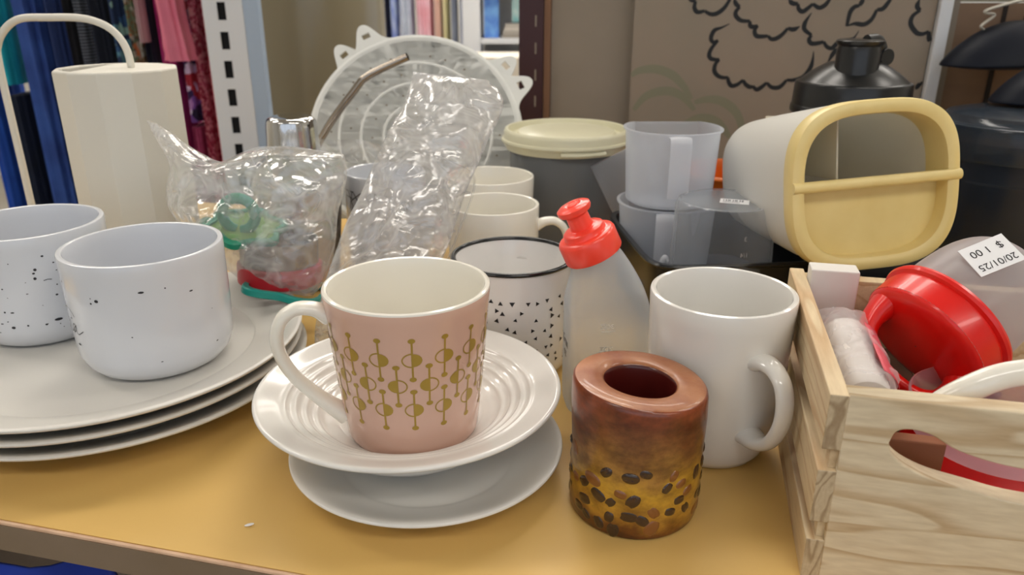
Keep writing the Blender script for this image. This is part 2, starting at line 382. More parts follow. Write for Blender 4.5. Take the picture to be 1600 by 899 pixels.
bm = box(-2.6, 2.2, -2.68, -2.62, 1.55, 1.6); box(-2.6, 2.2, -2.68, -2.62, -.1, -.05, bm)
for x in (-2.6, -1.0, .6, 2.15): box(x, x+.05, -2.68, -2.62, -.05, 1.55, bm)
struct(obj('window_1', bm, M['whitemetal'], smooth=False))
lampm = emis('lit_ceiling_diffuser', 'fff8ee', LAMP)
first = None
for (x, y) in ((-.3, 2.95), (-.9, 3.4), (.9, 3.4), (0, 4.9), (-1.9, -1.3), (.5, -1.2), (1.9, -1.3), (-1.9, .9), (.0, 1.35), (1.9, .9), (-1.9, 2.4), (0, 2.4), (1.9, 2.4), (-1.9, 4.3), (0, 4.3), (1.9, 4.3)):  # several extra panels are added to brighten the far shop and the drainer inside
    if first is None:
        first = thing('ceiling_and_fill_light', 'long white ceiling light panel with lit diffuser, some added as fill', 'ceiling light', (x, y, 1.9), group='ceiling lights')
        bm = box(-.62, .62, -.17, -.15, -.03, 0); box(-.62, .62, .15, .17, -.03, 0, bm); box(-.62, -.6, -.15, .15, -.03, 0, bm); box(.6, .62, -.15, .15, -.03, 0, bm)
        obj('light_frame', bm, M['whitemetal'], first, smooth=False)
        obj('diffuser', box(-.6, .6, -.15, .15, -.02, -.012), lampm, first, smooth=False)
    else:
        t = first.copy(); C.objects.link(t); t.location = (x, y, 1.9)
        for ch in list(first.children):
            c2 = ch.copy(); C.objects.link(c2); c2.parent = t

YAW = R(-13.6); uy = Vector((math.cos(YAW), math.sin(YAW), 0)); vy = Vector((-math.sin(YAW), math.cos(YAW), 0))
# ---- shelf: mustard laminate top with a grey-brown band along the front edge
sh = thing('display_shelf', 'mustard yellow laminate shelf carrying all the kitchenware', 'shelf', (-.2749, .3399, 0), (0, 0, YAW))
obj('shelf_top', box(-.33, 1.25, .0018, .62, -.018, 0), M['table'], sh, smooth=False)
obj('edge_band', box(-.33, 1.25, -.0012, .0017, -.0185, -.0016), M['edge'], sh, smooth=False, label='grey-brown edge band')
obj('worn_corner', tube([(-.33, .0004, -.0011), (0, .0004, -.0011), (.5, .0004, -.0011), (1.25, .0004, -.0011)], .0013, 8, 4), M['worn'], sh, label='worn pinkish front corner')
for x in (-.30, 1.17): obj('shelf_support', box(x, x+.03, .1, .6, -.9, -.019), M['taupe'], sh, smooth=False)
# crumb on the shelf
bm = bmesh.new(); blob(bm, (0, 0, .0012), .0026, .0008, .0008)
tag(obj('paper_scrap', bm, M['paper'], loc=(-.1395, .3355, 0), rot=(0, 0, .4)), 'tiny pale scrap lying on bare yellow shelf near its front edge', 'scrap')
# blue cloth below the shelf edge
rows = []
for k in range(14):
    z = -.06-.05*k
    ring = []
    for i in range(90): x = -.60+.011*i; ring.append((x, .37-.22*(x+.27)+.012*math.sin(x*42+k*.25)+.006*math.sin(x*97+1)+.004*k, z))
    rows.append(ring)
tag(obj('blue_cloth', loft(rows, closed=False), mat('royal_blue_cloth', '1436a0', .85, col2='102c88', scale=12), solid=.002), 'royal blue cloth hanging below the shelf front edge', 'cloth')
# ---- back panel, its post and the painted canvas
O = Vector((.03, 1.06, 0))
def onwall(u, d, z, o=O): return o + uy*u + vy*d + Vector((0, 0, z))
WM = Matrix.Translation(O) @ Matrix.Rotation(YAW, 4, 'Z')
tag(obj('grey_back_panel', box(.022, .50, 0, .02, -.10, .46, M4=WM), M['taupe'], smooth=False), 'plain taupe back panel behind the cream lidded tub', 'panel')
tag(obj('panel_edge_strip', box(.013, .0218, -.004, .02, -.10, .46, M4=WM), M['brownedge'], smooth=False), 'narrow brown board edge between dark post and taupe panel', 'strip')
po = thing('slotted_post', 'dark wine-brown slotted post at the left end of taupe panel', 'post', O, (0, 0, YAW))
obj('post_body', box(-.02, .0125, -.006, .03, -.90, .50), M['wine'], po, smooth=False)
bm = bmesh.new()
for k in range(14): box(.0015, .0035, -.0066, -.0055, .02+.034*k, .034+.034*k, bm)
obj('slot_row', bm, M['taupe'], po, smooth=False, label='pale slots')
CO = Vector((.15, 1.0, 0)); CY = R(-13.5); CM = Matrix.Translation(CO) @ Matrix.Rotation(CY, 4, 'Z')
cv = thing('painted_canvas', 'beige canvas with black scalloped cloud outlines leaning behind the shelf', 'canvas', CO, (0, 0, CY))
obj('canvas_board', box(.0, .338, .0, .018, 0, .42), M['canvas'], cv, smooth=False)
ST = {
'A' : [(114.1, 230.5), (105.6, 226.1), (97.7, 223.1), (94.4, 217.1), (94.2, 212.0), (97.4, 209.0), (102.5, 211.3), (95.8, 202.3), (93.4, 194.8), (95.4, 190.3), (100.8, 188.9), (106.1, 189.0), (102.0, 183.7), (101.2, 176.1), (104.8, 170.8), (111.1, 167.9), (118.7, 168.1), (119.2, 163.6), (123.5, 158.3), (130.2, 160.0), (136.4, 165.5), (140.0, 160.3), (145.6, 157.3), (148.4, 158.9), (153.4, 154.5), (159.0, 157.7), (164.4, 163.1), (170.2, 158.0), (177.7, 157.4), (182.5, 160.6), (186.9, 166.7), (195.0, 166.9), (205.5, 170.9), (212.1, 181.4), (213.6, 191.7), (213.2, 200.5)],
'B' : [(116.4, 259.2), (119.3, 252.8), (124.0, 249.3), (120.1, 244.3), (120.7, 239.2), (127.1, 234.2), (137.4, 233.6), (138.0, 228.5), (141.8, 227.1), (146.7, 228.6), (143.7, 222.8), (146.5, 217.0), (154.0, 216.4), (159.7, 217.2), (163.8, 213.6), (169.5, 214.4), (175.5, 218.8), (181.1, 226.0), (187.8, 224.7), (194.5, 228.3)],
'C' : [(63.1, 258.4), (72.3, 255.6), (71.4, 248.4), (75.6, 243.3), (83.7, 244.8), (90.8, 241.2), (98.2, 242.0), (106.4, 248.5), (112.1, 258.5)],
'D' : [(177.9, 258.6), (182.7, 253.7), (189.2, 253.0), (190.6, 247.4), (195.3, 244.6), (200.5, 248.2), (205.5, 253.1), (213.0, 248.9), (219.6, 252.4), (223.5, 259.4)],
'E' : [(205.4, 243.3), (199.7, 232.6), (200.0, 224.8), (208.6, 218.4), (206.4, 213.4), (209.9, 209.1), (218.3, 209.9), (223.1, 211.4), (227.4, 205.7), (233.3, 204.4), (238.8, 210.2), (247.6, 213.2), (255.5, 216.1), (259.9, 224.0)],
'F' : [(260.0, 259.4), (256.5, 251.2), (251.2, 249.8), (247.3, 243.5), (246.0, 228.8)],
'F2' : [(246.0, 228.8), (253.9, 231.7), (264.4, 231.0), (271.7, 236.7), (275.6, 247.1), (282.2, 248.5), (288.6, 258.8)],
'G' : [(318.7, 258.8), (317.4, 250.7), (321.5, 246.6), (314.5, 240.4), (314.1, 231.5), (321.7, 222.5), (328.6, 221.2), (334.2, 224.0), (335.9, 216.4), (337.5, 213.3)],
'I' : [(230.7, 187.6), (236.1, 199.4), (240.4, 204.5)],
'J' : [(331.6, 159.3), (334.9, 166.7), (337.6, 165.4)]}
FA = {'c1' : [(0.6, 167.7), (10.9, 174.2), (30.6, 176.1), (50.7, 169.6), (65.8, 156.1), (76.5, 140.7)],
'c2' : [(5.7, 125.0), (20.8, 143.1), (44.3, 150.0), (64.4, 144.3), (81.5, 127.5)],
'c3' : [(80.7, 136.9), (99.8, 141.4), (119.5, 136.6), (136.6, 119.1), (145.7, 83.6)],
'c4' : [(63.5, 104.5), (86.2, 117.3), (110.0, 114.2), (127.4, 94.9)]}
bm = bmesh.new()
for k, pl in ST.items():
    # scallops: smooth between sharp corners
    segs, cur = [], [pl[0]]
    for i in range(1, len(pl)-1):
        a, b_, c_ = (Vector(pl[j]) for j in (i-1, i, i+1)); cur.append(pl[i])
        cr = (b_-a).x*(c_-b_).y-(b_-a).y*(c_-b_).x
        if (b_-a).angle(c_-b_) > .62 and cr < 0: segs.append(cur); cur = [pl[i]]
    cur.append(pl[-1]); segs.append(cur)
    for si, s in enumerate(segs):
        q = smooth_prof(s, 6); n = len(q); W = []
        for i in range(n):
            t = i/(n-1); ww = 3.3+1.9*math.sin(PI*t)
            if si == 0: ww *= min(1, .25+2.2*t)
            if si == len(segs)-1 and k in 'ABEI': ww *= min(1, .2+2.2*(1-t))
            W.append(ww/1000)
        ribbon(bm, [(a/1000, b_/1000) for a, b_ in q], W, 0, lambda u, v: (u, -.0004, v))
obj('cloud_outline', bm, M['stroke'], cv, smooth=False, label='black painted cloud outlines')
bm = bmesh.new()
for k, pl in FA.items():
    q = smooth_prof(pl, 8); n = len(q)
    ribbon(bm, [(a/1000, b_/1000) for a, b_ in q], [(.005+.006*math.sin(PI*i/(n-1))) for i in range(n)], 0, lambda u, v: (u, -.0003, v))
obj('faint_arc', bm, M['faint'], cv, smooth=False, label='faint grey-green painted arcs')
# white rail at the right end of the canvas, cardboard behind it
tag(obj('white_rail', box(.339, .352, -.012, .012, -.0, .46, M4=CM), M['whitemetal'], smooth=False, bevel=.001), 'slim white upright rail at the right edge of the beige canvas', 'rail')
kb = thing('cardboard_box', 'brown cardboard box standing behind the dark round utensils', 'box', CO, (0, 0, CY))
obj('box_side', box(.36, .62, .03, .06, 0, .254), M['kraft'], kb, smooth=False)
obj('flap_seam', box(.415, .4195, .028, .0299, 0, .2535), M['darkseam'], kb, smooth=False)
obj('upper_rail', box(.36, .62, .03, .06, .2555, .31), M['pillar'], kb, smooth=False)

# ---- round pillar and white slotted upright on the left
struct(obj('trim_1', lathe([(.135, -.9), (.135, 1.9)], 96), M['pillar'], loc=(-.37, 1.5, 0)))
up = thing('slotted_upright', 'white slotted metal upright with pale blue side beside the pillar', 'upright', (-.425, 1.2, 0), (0, 0, R(8)))
W2, SH = .0285, .0125
bm = bmesh.new()
pitch = .0415
for k in range(-12, 14):
    z0 = .02+pitch*k; zs = z0+SH*2
    box(-W2, -.008, -.001, 0, z0, z0+pitch, bm); box(.004, W2, -.001, 0, z0, z0+pitch, bm)
    box(-.008, .004, -.001, 0, zs, z0+pitch, bm)
obj('slotted_face', bm, M['whitemetal'], up, smooth=False)
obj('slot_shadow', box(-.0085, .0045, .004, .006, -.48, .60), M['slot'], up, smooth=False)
obj('blue_side', box(W2+.0005, W2+.022, -.001, .03, -.9, .65), M['bluemetal'], up, smooth=False, label='pale blue side face')
obj('back_channel', box(-W2, W2, .007, .03, -.9, .65), M['whitemetal'], up, smooth=False)

# ---- garments on the rack at the left
def garment(name, x0, x1, zt, zb, y, m, label, seed=0, lean=0, flare=.0, dep=.12, ruffle=0, group='garments on the rack behind the faceted can'):
    """a hanging garment: a folded sleeve of cloth, x0..x1 wide, its near edge at y"""
    rnd = random.Random(seed); rings = []; ph = [rnd.uniform(0, 6.28) for _ in range(4)]
    for k in range(30):
        f = k/29; z = zt+(zb-zt)*f; cx = (x0+x1)/2+lean*f; wd = (x1-x0)/2*(1+flare*f); ring = []
        if ruffle and f > .8: wd *= 1+ruffle*(f-.8)*5*(.8+.2*math.sin(f*70))
        for i in range(64):
            a = 2*PI*i/64; ca, sa = math.cos(a), math.sin(a)
            fo = 1-.13*(1+math.sin(6*a+ph[0]+f*1.2))*(.5+.5*f)-.06*(1+math.sin(13*a+ph[1]-f*2))
            ring.append((cx+wd*fo*math.copysign(abs(ca)**.7, ca), y+dep/2+dep/2*fo*sa, z))
        rings.append(ring)
    return tag(obj(name, loft(rings, cap0=True, cap1=True), m), label, 'clothing', group)
def fab(n, c, c2=None, s=20): return mat(n, c, .9, col2=c2 or c, scale=s, bump=.2, bscale=40)
ms, nt, b = newmat('grey_stripe'); wv = nt.nodes.new('ShaderNodeTexWave'); wv.bands_direction = 'Z'; wv.inputs['Scale'].default_value = 55; wv.inputs['Distortion'].default_value = .8
tcx = nt.nodes.new('ShaderNodeTexCoord'); nt.links.new(tcx.outputs['Object'], wv.inputs[0]); rr = ramp(nt, wv.outputs[0], [(.4, '1c1e26'), (.6, '8d93a0')]); nt.links.new(rr.outputs[0], b.inputs[0]); b.inputs['Roughness'].default_value = .9
RY = 1.5
garment('hanging_shirt', -.975, -.948, .5, .10, RY, fab('turquoise_cloth', '14a6b4', '1090a8'), 'turquoise garment at the far left end of the clothes rack', 1)
garment('hanging_dress', -1.03, -.985, .5, -.62, RY, fab('bright_blue_cloth', '1c4fb0', '163f96'), 'bright blue dress hanging left of the mid-blue satin dress', 2)
garment('hanging_dress', -.976, -.944, .08, -.6, RY, fab('deep_navy_cloth', '101c34', '0c1628'), 'deep navy dress hanging low below the turquoise garment', 22)
garment('hanging_dress', -.942, -.878, .5, -.6, RY, fab('blue_satin', '34549c', '263f80'), 'mid-blue satin dress seen through the arched rod', 3)
garment('hanging_dress', -.876, -.835, .5, -.6, RY, fab('navy_cloth', '1e3468', '182a56'), 'navy blue dress right of the mid-blue satin dress', 4)
garment('hanging_dress', -.833, -.818, .5, -.2, RY, fab('black_cloth', '1a1a20'), 'black garment between navy dress and grey striped one', 5)
garment('hanging_blouse', -.816, -.797, .5, -.1, RY, ms, 'grey and black fine-striped blouse on the rack', 6)
garment('hanging_dress', -.795, -.757, .5, -.5, RY, fab('black_navy_cloth', '111726'), 'very dark navy dress right of the striped blouse', 7)
garment('hanging_dress', -.755, -.722, .5, -.5, RY, pattern_mat('blue_green_print', '1c2f52', ['2c4f7a', '5c90a0', '1c2f52', '86a8a0'], 60), 'dress with small blue-green print on dark ground', 8)
garment('hanging_blouse', -.720, -.697, .5, -.4, RY, pattern_mat('multicolour_print', '8a6a4a', ['c8784a', '3a3a3a', 'b8b0a0', '7a8a6a'], 80), 'blouse with fine orange and grey multicolour print', 9)
garment('hanging_shirt', -.695, -.672, .5, -.4, RY, fab('charcoal_cloth', '181c2c'), 'charcoal shirt between printed blouse and magenta blouse', 10)
garment('hanging_shirt', -.676, -.667, .5, .18, RY-.045, fab('blush_cloth', 'c8b0b0'), 'thin pale blush strip of garment over the charcoal shirt', 11, dep=.04)
garment('hanging_blouse', -.668, -.634, .5, -.3, RY, fab('magenta_cloth', 'c0327e', 'a82a6c'), 'magenta blouse left of the ruffled pink one', 12)
garment('ruffled_blouse', -.645, -.600, .5, .150, RY-.075, fab('salmon_pink_cloth', 'e8849a', 'de748e'), 'salmon pink blouse with a ruffled sleeve end on the rack', 13, ruffle=.3, lean=.020, dep=.07)
garment('hanging_dress', -.631, -.600, .5, .03, RY, pattern_mat('purple_floral_print', '3a2050', ['7a4a9a', 'c088c8', 'b03040', '241838', 'e0c8e8'], 42), 'purple floral print dress beside the pink ruffled blouse', 14)
garment('hanging_skirt', -.631, -.600, .02, -.5, RY, fab('dusty_rose_knit', 'a03a60', '8c2c50', 90), 'dusty rose knit hanging low below the purple floral dress', 15)
garment('hanging_cardigan', -.599, -.588, .5, -.5, RY, pattern_mat('pink_check', 'c85a78', ['a02848', 'e8a0b0'], 120), 'pink checked cardigan edge left of the red dress', 16)
garment('hanging_dress', -.587, -.530, .5, -.5, RY, fab('crimson_cloth', 'd01038', 'b80c30'), 'bright crimson dress next to the white slotted upright', 17)
rk = thing('clothes_rail', 'metal clothes rail carrying the hanging garments', 'rail', (-.8, RY+.05, .515))
obj('rail_tube', tube([(-.5, 0, 0), (.32, 0, 0)], .012, 12, 2, spline=False), M['steel2'], rk)
bm = box(-.5, -.46, -.02, .02, -1.415, -.013); obj('rail_post', bm, M['whitemetal'], rk, smooth=False)

# ---- far end of the shop, seen through the gap beside the pillar
def far_garment(name, x0, x1, zb, c, label, seed, c2=None): 
    garment(name, x0, x1, .6, zb, 3.6, fab('far_'+name+str(seed), c, c2, 12), label, seed, dep=.2, group='garments on the far rack')
far_garment('hanging_coat', -.66, -.545, -.2, '141830', 'near-black coat at the left of the far rack', 31)
far_garment('hanging_blouse', -.545, -.515, -.1, '5a78d8', 'blue and white blouse beside the near-black coat on far rack', 32, 'd8e4f8')
far_garment('hanging_dress', -.51, -.44, -.3, 'a8b0c4', 'grey-lilac dress on the far rack', 33, 'c8d0dc')
far_garment('hanging_dress', -.435, -.355, -.3, 'e8a8b4', 'rose pink dress on the far rack', 34, 'f0c8d4')
far_garment('hanging_blouse', -.352, -.315, -.3, 'f4d4c8', 'pale peach blouse on the far rack', 35)
far_garment('hanging_blouse', -.312, -.28, -.3, 'e8e0b0', 'pale yellow blouse on the far rack', 36)
far_garment('hanging_shirt', -.275, -.245, -.3, '8c94a8', 'slate grey shirt at right of far rack', 37, 'a8b0c0')
far_garment('hanging_shirt', -.24, -.20, -.3, 'c8ccd8', 'pale grey shirt at the right end of far rack', 38)
t = thing('far_rail', 'white rail of the far clothes rack', 'rail', (-.45, 3.7, .62)); obj('rail_tube', tube([(-.4, 0, 0), (.24, 0, 0)], .014, 10, 2, spline=False), M['whitemetal'], t)
obj('rail_post', box(-.42, -.39, -.02, .02, -1.52, 0), M['whitemetal'], t, smooth=False)
fs = thing('far_shelving', 'white shop shelving unit with boxes at the far end of the shop', 'shelving', (0, 3.5, 0))
obj('end_panel', box(-.20, -.13, -.2, .2, -.9, .8), M['whitemetal'], fs, smooth=False)
for z in (-.06, .09, .30): obj('shelf_board', box(-.128, .5, -.2, .2, z-.02, z), M['whitemetal'], fs, smooth=False)
obj('back_board', box(-.128, .5, .2, .22, -.9, .8), M['box'], fs, smooth=False)
tag(obj('blue_carton', box(-.115, -.055, 3.34, 3.5, .091, .25), mat('blue_carton', '3c6cc8', .6, col2='7ab0e8', scale=18), smooth=False), 'blue carton on the far white shelving', 'carton')
tag(obj('teal_carton', box(.0, .03, 3.4, 3.5, .15, .26), mat('teal_carton', '8ad4d8', .6, col2='d8f0f0', scale=30), smooth=False), 'small teal and white carton on the far shelving stack', 'carton')
for k in range(4):
    tag(obj('folded_carton', box(-.04+.004*k, .12, 3.33, 3.5, .091+.014*k, .1035+.014*k), mat('flat_carton%d' % k, ['8c857c', '9a948c', 'b8b2aa', 'a8a29a'][k], .8), smooth=False), 'flat grey carton in the low stack on far shelving', 'carton', 'flat cartons on the far shelving')
for k in range(3):
    tag(obj('glass_jar', lathe([(0, 0), (.02, 0), (.022, .01), (.022, .05), (.016, .07), (.016, .08), (0, .08)], 20), mat('pale_jar%d' % k, ['c8d8dc', 'd8dce0', 'b8c0c4'][k], .3), loc=(-.09+.05*k, 3.42, -.059)), 'pale jar on the lower far shelf', 'jar', 'pale jars on the far shelving')
tag(obj('far_counter', box(-.16, .6, 2.9, 3.2, -.9, .045), mat('beige_counter', 'd8cfbf', .6), smooth=False), 'pale beige counter in front of the far shelving', 'counter')

# ================================================================== dishes in front
def plate_prof(Rm, h, well, zw, foot, t=.0035):
    return smooth_prof([(0, zw-t), (foot*.9, zw-t)], 1) + [(foot*.96, .0004), (foot, 0), (foot+.002, .001), (foot+.004, zw-t+.0012)] + \
        smooth_prof([(well, zw-t+.003), (well+(Rm-well)*.5, (zw+h)/2-t+.001), (Rm-.004, h-t), (Rm-.0008, h-t*.6), (Rm, h-t*.2), (Rm-.0012, h), (Rm-.004, h-.0003), (well+(Rm-well)*.5, (zw+h)/2+.001), (well, zw+.0012), (well-.008, zw), (well*.4, zw)], 4) + [(0, zw)]
# three stacked dinner plates
for i, (x, y, z, h, lab) in enumerate(((-.283, .498, 0, .0215, 'bottom white dinner plate of the stack of three, resting on shelf'),
        (-.285, .495, .0125, .0200, 'middle white dinner plate of the stack of three'),
        (-.283, .492, .0220, .0210, 'top white dinner plate of the stack, carrying the two speckled mugs'))):
    tag(obj('dinner_plate', lathe(plate_prof(.1315, h, .098, .0085, .075, .004), 128), M['plate'], loc=(x, y, z)), lab, 'plate', 'stacked dinner plates')

def decal(bm, outer, poly, off=.00018, floor=0):
    """a filled outline of (angle, z) points laid onto a turned body"""
    vs = [bm.verts.new(((rf(outer, z)+off)*math.cos(a), (rf(outer, z)+off)*math.sin(a), z)) for a, z in poly]
    return bm.faces.new(vs)
def dline(bm, outer, pts, wd, off=.00018):
    r0 = outer[-1][0]; n = len(pts); Lf, Rt = [], []
    for i in range(n):
        a, b_ = pts[max(i-1, 0)], pts[min(i+1, n-1)]; dx, dy = (b_[0]-a[0])*r0, b_[1]-a[1]; l = math.hypot(dx, dy) or 1
        nx, ny = -dy/l*wd/2, dx/l*wd/2
        for S, sg in ((Lf, 1), (Rt, -1)):
            a_, z_ = pts[i][0]+sg*nx/r0, pts[i][1]+sg*ny; rr_ = rf(outer, z_)+off
            S.append(bm.verts.new((rr_*math.cos(a_), rr_*math.sin(a_), z_)))
    for i in range(n-1): bm.faces.new((Lf[i], Lf[i+1], Rt[i+1], Rt[i]))

# two speckled soup mugs on the plates
sp_out = [(.0375, .0012), (.0420, .004), (.0458, .009), (.0483, .016), (.0490, .026), (.0495, .040), (.0498, .074), (.0499, .0812)]
def speckled(loc, label, seed, n, script=False):
    t = thing('soup_mug', label, 'mug', loc, group='speckled soup mugs')
    pr = mug_prof(sp_out, .0038, .006)
    obj('mug_body', lathe(pr, 96, [1 if k < 2 else 0 for k in range(len(pr)-1)]), [M['greyglaze'], M['foot']], t)
    rnd = random.Random(seed); bm = bmesh.new()
    for k in range(n):
        a = rnd.uniform(-PI*.98, PI*.02); z = rnd.uniform(.014, .070); r_ = rnd.choice([.0003, .0004, .0005, .0007, .00105]) ; st = rnd.choice([1, 1, 1.3, 2.6])
        decal(bm, sp_out, [(a+r_*st*math.cos(q*PI/4)/.0498, z+r_*math.sin(q*PI/4)) for q in range(8)], .0002)
    if n > 40:
        for a, z in ((-.62, .047), (-.95, .052)): dline(bm, sp_out, [(a, z), (a+.05, z+.0004), (a+.10, z)], .0005)
    obj('ink_speckle', bm, M['ink'], t)
    if script:
        bm = bmesh.new()
        def wr(pts, a0=-2.16, z0=.036):
            q = smooth_prof([(a0+x/.0498, z0+y) for x, y in pts], 6); dline(bm, sp_out, q, .00045, .0003)
        wr([(-.018, -.001), (-.013, .003), (-.012, .006), (-.0135, .006), (-.014, .001), (-.011, -.001), (-.007, .002), (-.0045, .0045), (-.007, .005), (-.0095, .002), (-.0085, -.001), (-.006, .0005), (-.004, .0045), (-.0042, .0), (-.002, -.0012), (.0015, .0006), (.004, .0022)])
        wr([(-.020, .013), (-.012, .0155), (-.006, .0135), (-.003, .0105)])
        obj('script_lettering', bm, M['ink'], t, label='thin black handwritten script')
    # handle at the back, turned away from the viewer
    mug_handle([(.047, .062), (.060, .065), (.072, .058), (.076, .044), (.070, .030), (.060, .023), (.047, .022)], .0042, 1.3, PI*.86 if not script else PI*.62, t, M['greyglaze'])
    return t
speckled((-.2415, .4780, .0305), 'white soup mug with sparse black specks at front right of top plate', 3, 14, True)
speckled((-.3470, .5290, .0305), 'white soup mug with dense black specks, cut by left picture border', 8, 95)

# saucer and ridged soup bowl
sauc = [(0, .0035), (.040, .0035), (.043, .0004), (.0455, 0), (.047, .002)] + smooth_prof([(.049, .0040), (.060, .0075), (.0745, .0145), (.0788, .0168), (.0795, .0180), (.0785, .0190), (.0745, .0182), (.061, .0118), (.052, .0085), (.046, .0070), (.03, .0066)], 5) + [(0, .0066)]
tag(obj('saucer', lathe(sauc, 128), M['cer'], loc=(-.0498, .3915, 0)), 'glossy white saucer lying on shelf under the ridged bowl', 'saucer')
bowl = [(0, .003), (.032, .003), (.034, .0003), (.0365, 0), (.038, .003)] + smooth_prof([(.045, .0065), (.056, .014), (.064, .024), (.071, .0315), (.0865, .0372), (.0893, .0386), (.0900, .0400), (.0888, .0412), (.0862, .0408), (.0775, .0378)], 5) + \
    smooth_prof([(.0745, .0362), (.0722, .0358), (.0708, .0335), (.0690, .0320), (.0665, .0318), (.0650, .0290), (.0632, .0272), (.0608, .0268), (.0592, .0238), (.0572, .0218), (.0548, .0212), (.0530, .0182), (.0508, .0158), (.0480, .0142), (.0440, .0120), (.0400, .0108), (.02, .0105)], 4) + [(0, .0105)]
bowl = bowl[:51]+[(r_, z if z > .0378 else .0378-(.0378-z)*.63) for r_, z in bowl[51:]]
tag(obj('soup_bowl', lathe(bowl, 144), M['cer'], loc=(-.0610, .4070, .0068)), 'wide-rimmed white bowl with concentric ridges, holding the pink mug', 'bowl')

# pink mug with gold print
pk = [(.0350, .0008), (.0366, .0018), (.0376, .0045), (.0394, .021), (.0414, .042), (.0436, .066), (.0452, .0830), (.0457, .0885)]
t = thing('pink_mug', 'pink tapered mug with gold bead pattern and white handle, in the ridged bowl', 'mug', (-.0575, .3915, .0278))
pr = mug_prof(pk, .0032, .005)
obj('mug_body', lathe(pr, 128, [1 if 3 <= k <= 2+len(pk)-1 else 0 for k in range(len(pr)-1)]), [M['cerw'], M['pink']], t)
bm = bmesh.new(); N = 16; A0 = R(-80.5)
for row, (zc, ph, fillr) in enumerate(((.0637, 0, 1), (.0484, .5, 0), (.0336, 0, 1))):
    for k in range(N):
        a = A0+(k+ph)*2*PI/N; rr_ = rf(pk, zc); rx, rz, hl = .0051*rr_/.043, .0039, .0113
        def pt(x, z): return (a+x/rr_, zc+z)
        for j in range(6): decal(bm, pk, [pt(-.0005, -hl+j*hl/3), pt(.0005, -hl+j*hl/3), pt(.0005, -hl+(j+1)*hl/3), pt(-.0005, -hl+(j+1)*hl/3)], .00022)
        for s in (-1, 1): decal(bm, pk, [pt(0.0019*math.cos(q*PI/6), s*hl+.0014*math.sin(q*PI/6)) for q in range(12)], .00024)
        sg = 1 if fillr else -1
        for j in range(8):   # filled half in small facets so that it follows the curve
            t0, t1 = -PI/2+j*PI/8, -PI/2+(j+1)*PI/8
            for f0, f1 in ((0, .35), (.35, .7), (.7, 1)):
                q = [(f0*math.cos(t0), math.sin(t0)), (f1*math.cos(t0), math.sin(t0)), (f1*math.cos(t1), math.sin(t1)), (f0*math.cos(t1), math.sin(t1))]
                u = []
                for p in q:
                    if not any(math.hypot(p[0]-o_[0], p[1]-o_[1]) < 1e-5 for o_ in u): u.append(p)
                if len(u) > 2: decal(bm, pk, [pt(sg*rx*x, rz*z) for x, z in u], .00022)
        q = [pt(-sg*rx*math.cos(-PI/2+j*PI/14), rz*math.sin(-PI/2+j*PI/14)) for j in range(15)]
        dline(bm, pk, q, .00075, .0002)
bmesh.ops.remove_doubles(bm, verts=bm.verts, dist=1e-7)
obj('gold_pattern', bm, M['gold'], t, label='gold beads and lines print')
mug_handle([(.0425, .0750), (.050, .0800), (.059, .0810), (.0665, .0765), (.0705, .0670), (.0695, .0550), (.0640, .0425), (.0555, .0315), (.0470, .0225), (.0385, .0145)], [.0050, .0040, .0036, .0036, .0036, .0036, .0036, .0038, .0044, .0056], 1.45, R(196), t, M['cerw'])

# white mug at the right
wm = [(.0285, .0008), (.0305, .0016), (.0335, .006), (.0362, .014), (.0385, .026), (.0402, .042), (.0410, .065), (.0417, .092), (.0420, .1022)]
t = thing('tall_white_mug', 'plain tall white mug behind the amber candle, its handle towards the crate', 'mug', (.1232, .4170, 0))
pr = mug_prof(wm, .0036, .006)
obj('mug_body', lathe(pr, 112, [1 if k < 2 else 0 for k in range(len(pr)-1)]), [M['cer'], M['foot']], t)
mug_handle([(.0385, .0750), (.0460, .0772), (.0545, .0760), (.0615, .0700), (.0645, .0590), (.0630, .0470), (.0570, .0350), (.0480, .0285), (.0375, .0280)], [.0056, .0044, .0036, .0034, .0034, .0034, .0036, .0044, .0056], 1.6, R(-71), t, M['cer'])

# enamel mug with triangles
en = [(.0375, .0006), (.0405, .002), (.0425, .006), (.0435, .012), (.0438, .030), (.0440, .0830)]
t = thing('enamel_mug', 'white enamel mug with black rim and scattered black triangles', 'mug', (.0005, .5370, 0))
pr = [(0, .001), (.036, .001)]+en+[(.0440, .0836), (.0432, .0840), (.0426, .0830), (.0424, .012), (.041, .006), (.036, .0035), (0, .003)]
obj('mug_body', lathe(pr, 112), M['enamel'], t)
bm = bmesh.new(); n = 96
rg = [[(.0437+.0018*math.cos(q*PI/5), .0840+.0016*math.sin(q*PI/5)) for q in range(10)]]
obj('rolled_rim', lathe(rg[0]+[rg[0][0]], 112), M['rim'], t, label='glossy black rim')
rnd = random.Random(5); bm = bmesh.new()
for i in range(30):
    for j in range(8):
        if rnd.random() < .12: continue
        a = 2*PI*(i+rnd.uniform(-.35, .35)+.5*(j % 2))/30; z = .0130+.0073*j+rnd.uniform(-.002, .002); s = rnd.uniform(.0017, .0025); ro = rnd.choice([0, PI, PI/2, .5, 2.2, 3.9])
        decal(bm, en, [(a+s*math.cos(ro+q*2*PI/3+PI/2)/.044, z+s*math.sin(ro+q*2*PI/3+PI/2)) for q in range(3)], .00035)
obj('triangle_print', bm, M['black'], t, smooth=False, label='small black triangles')
mug_handle([(.0430, .066), (.052, .069), (.064, .064), (.069, .050), (.064, .034), (.054, .022), (.0430, .020)], .0034, 1.7, R(80), t, M['enamel'])

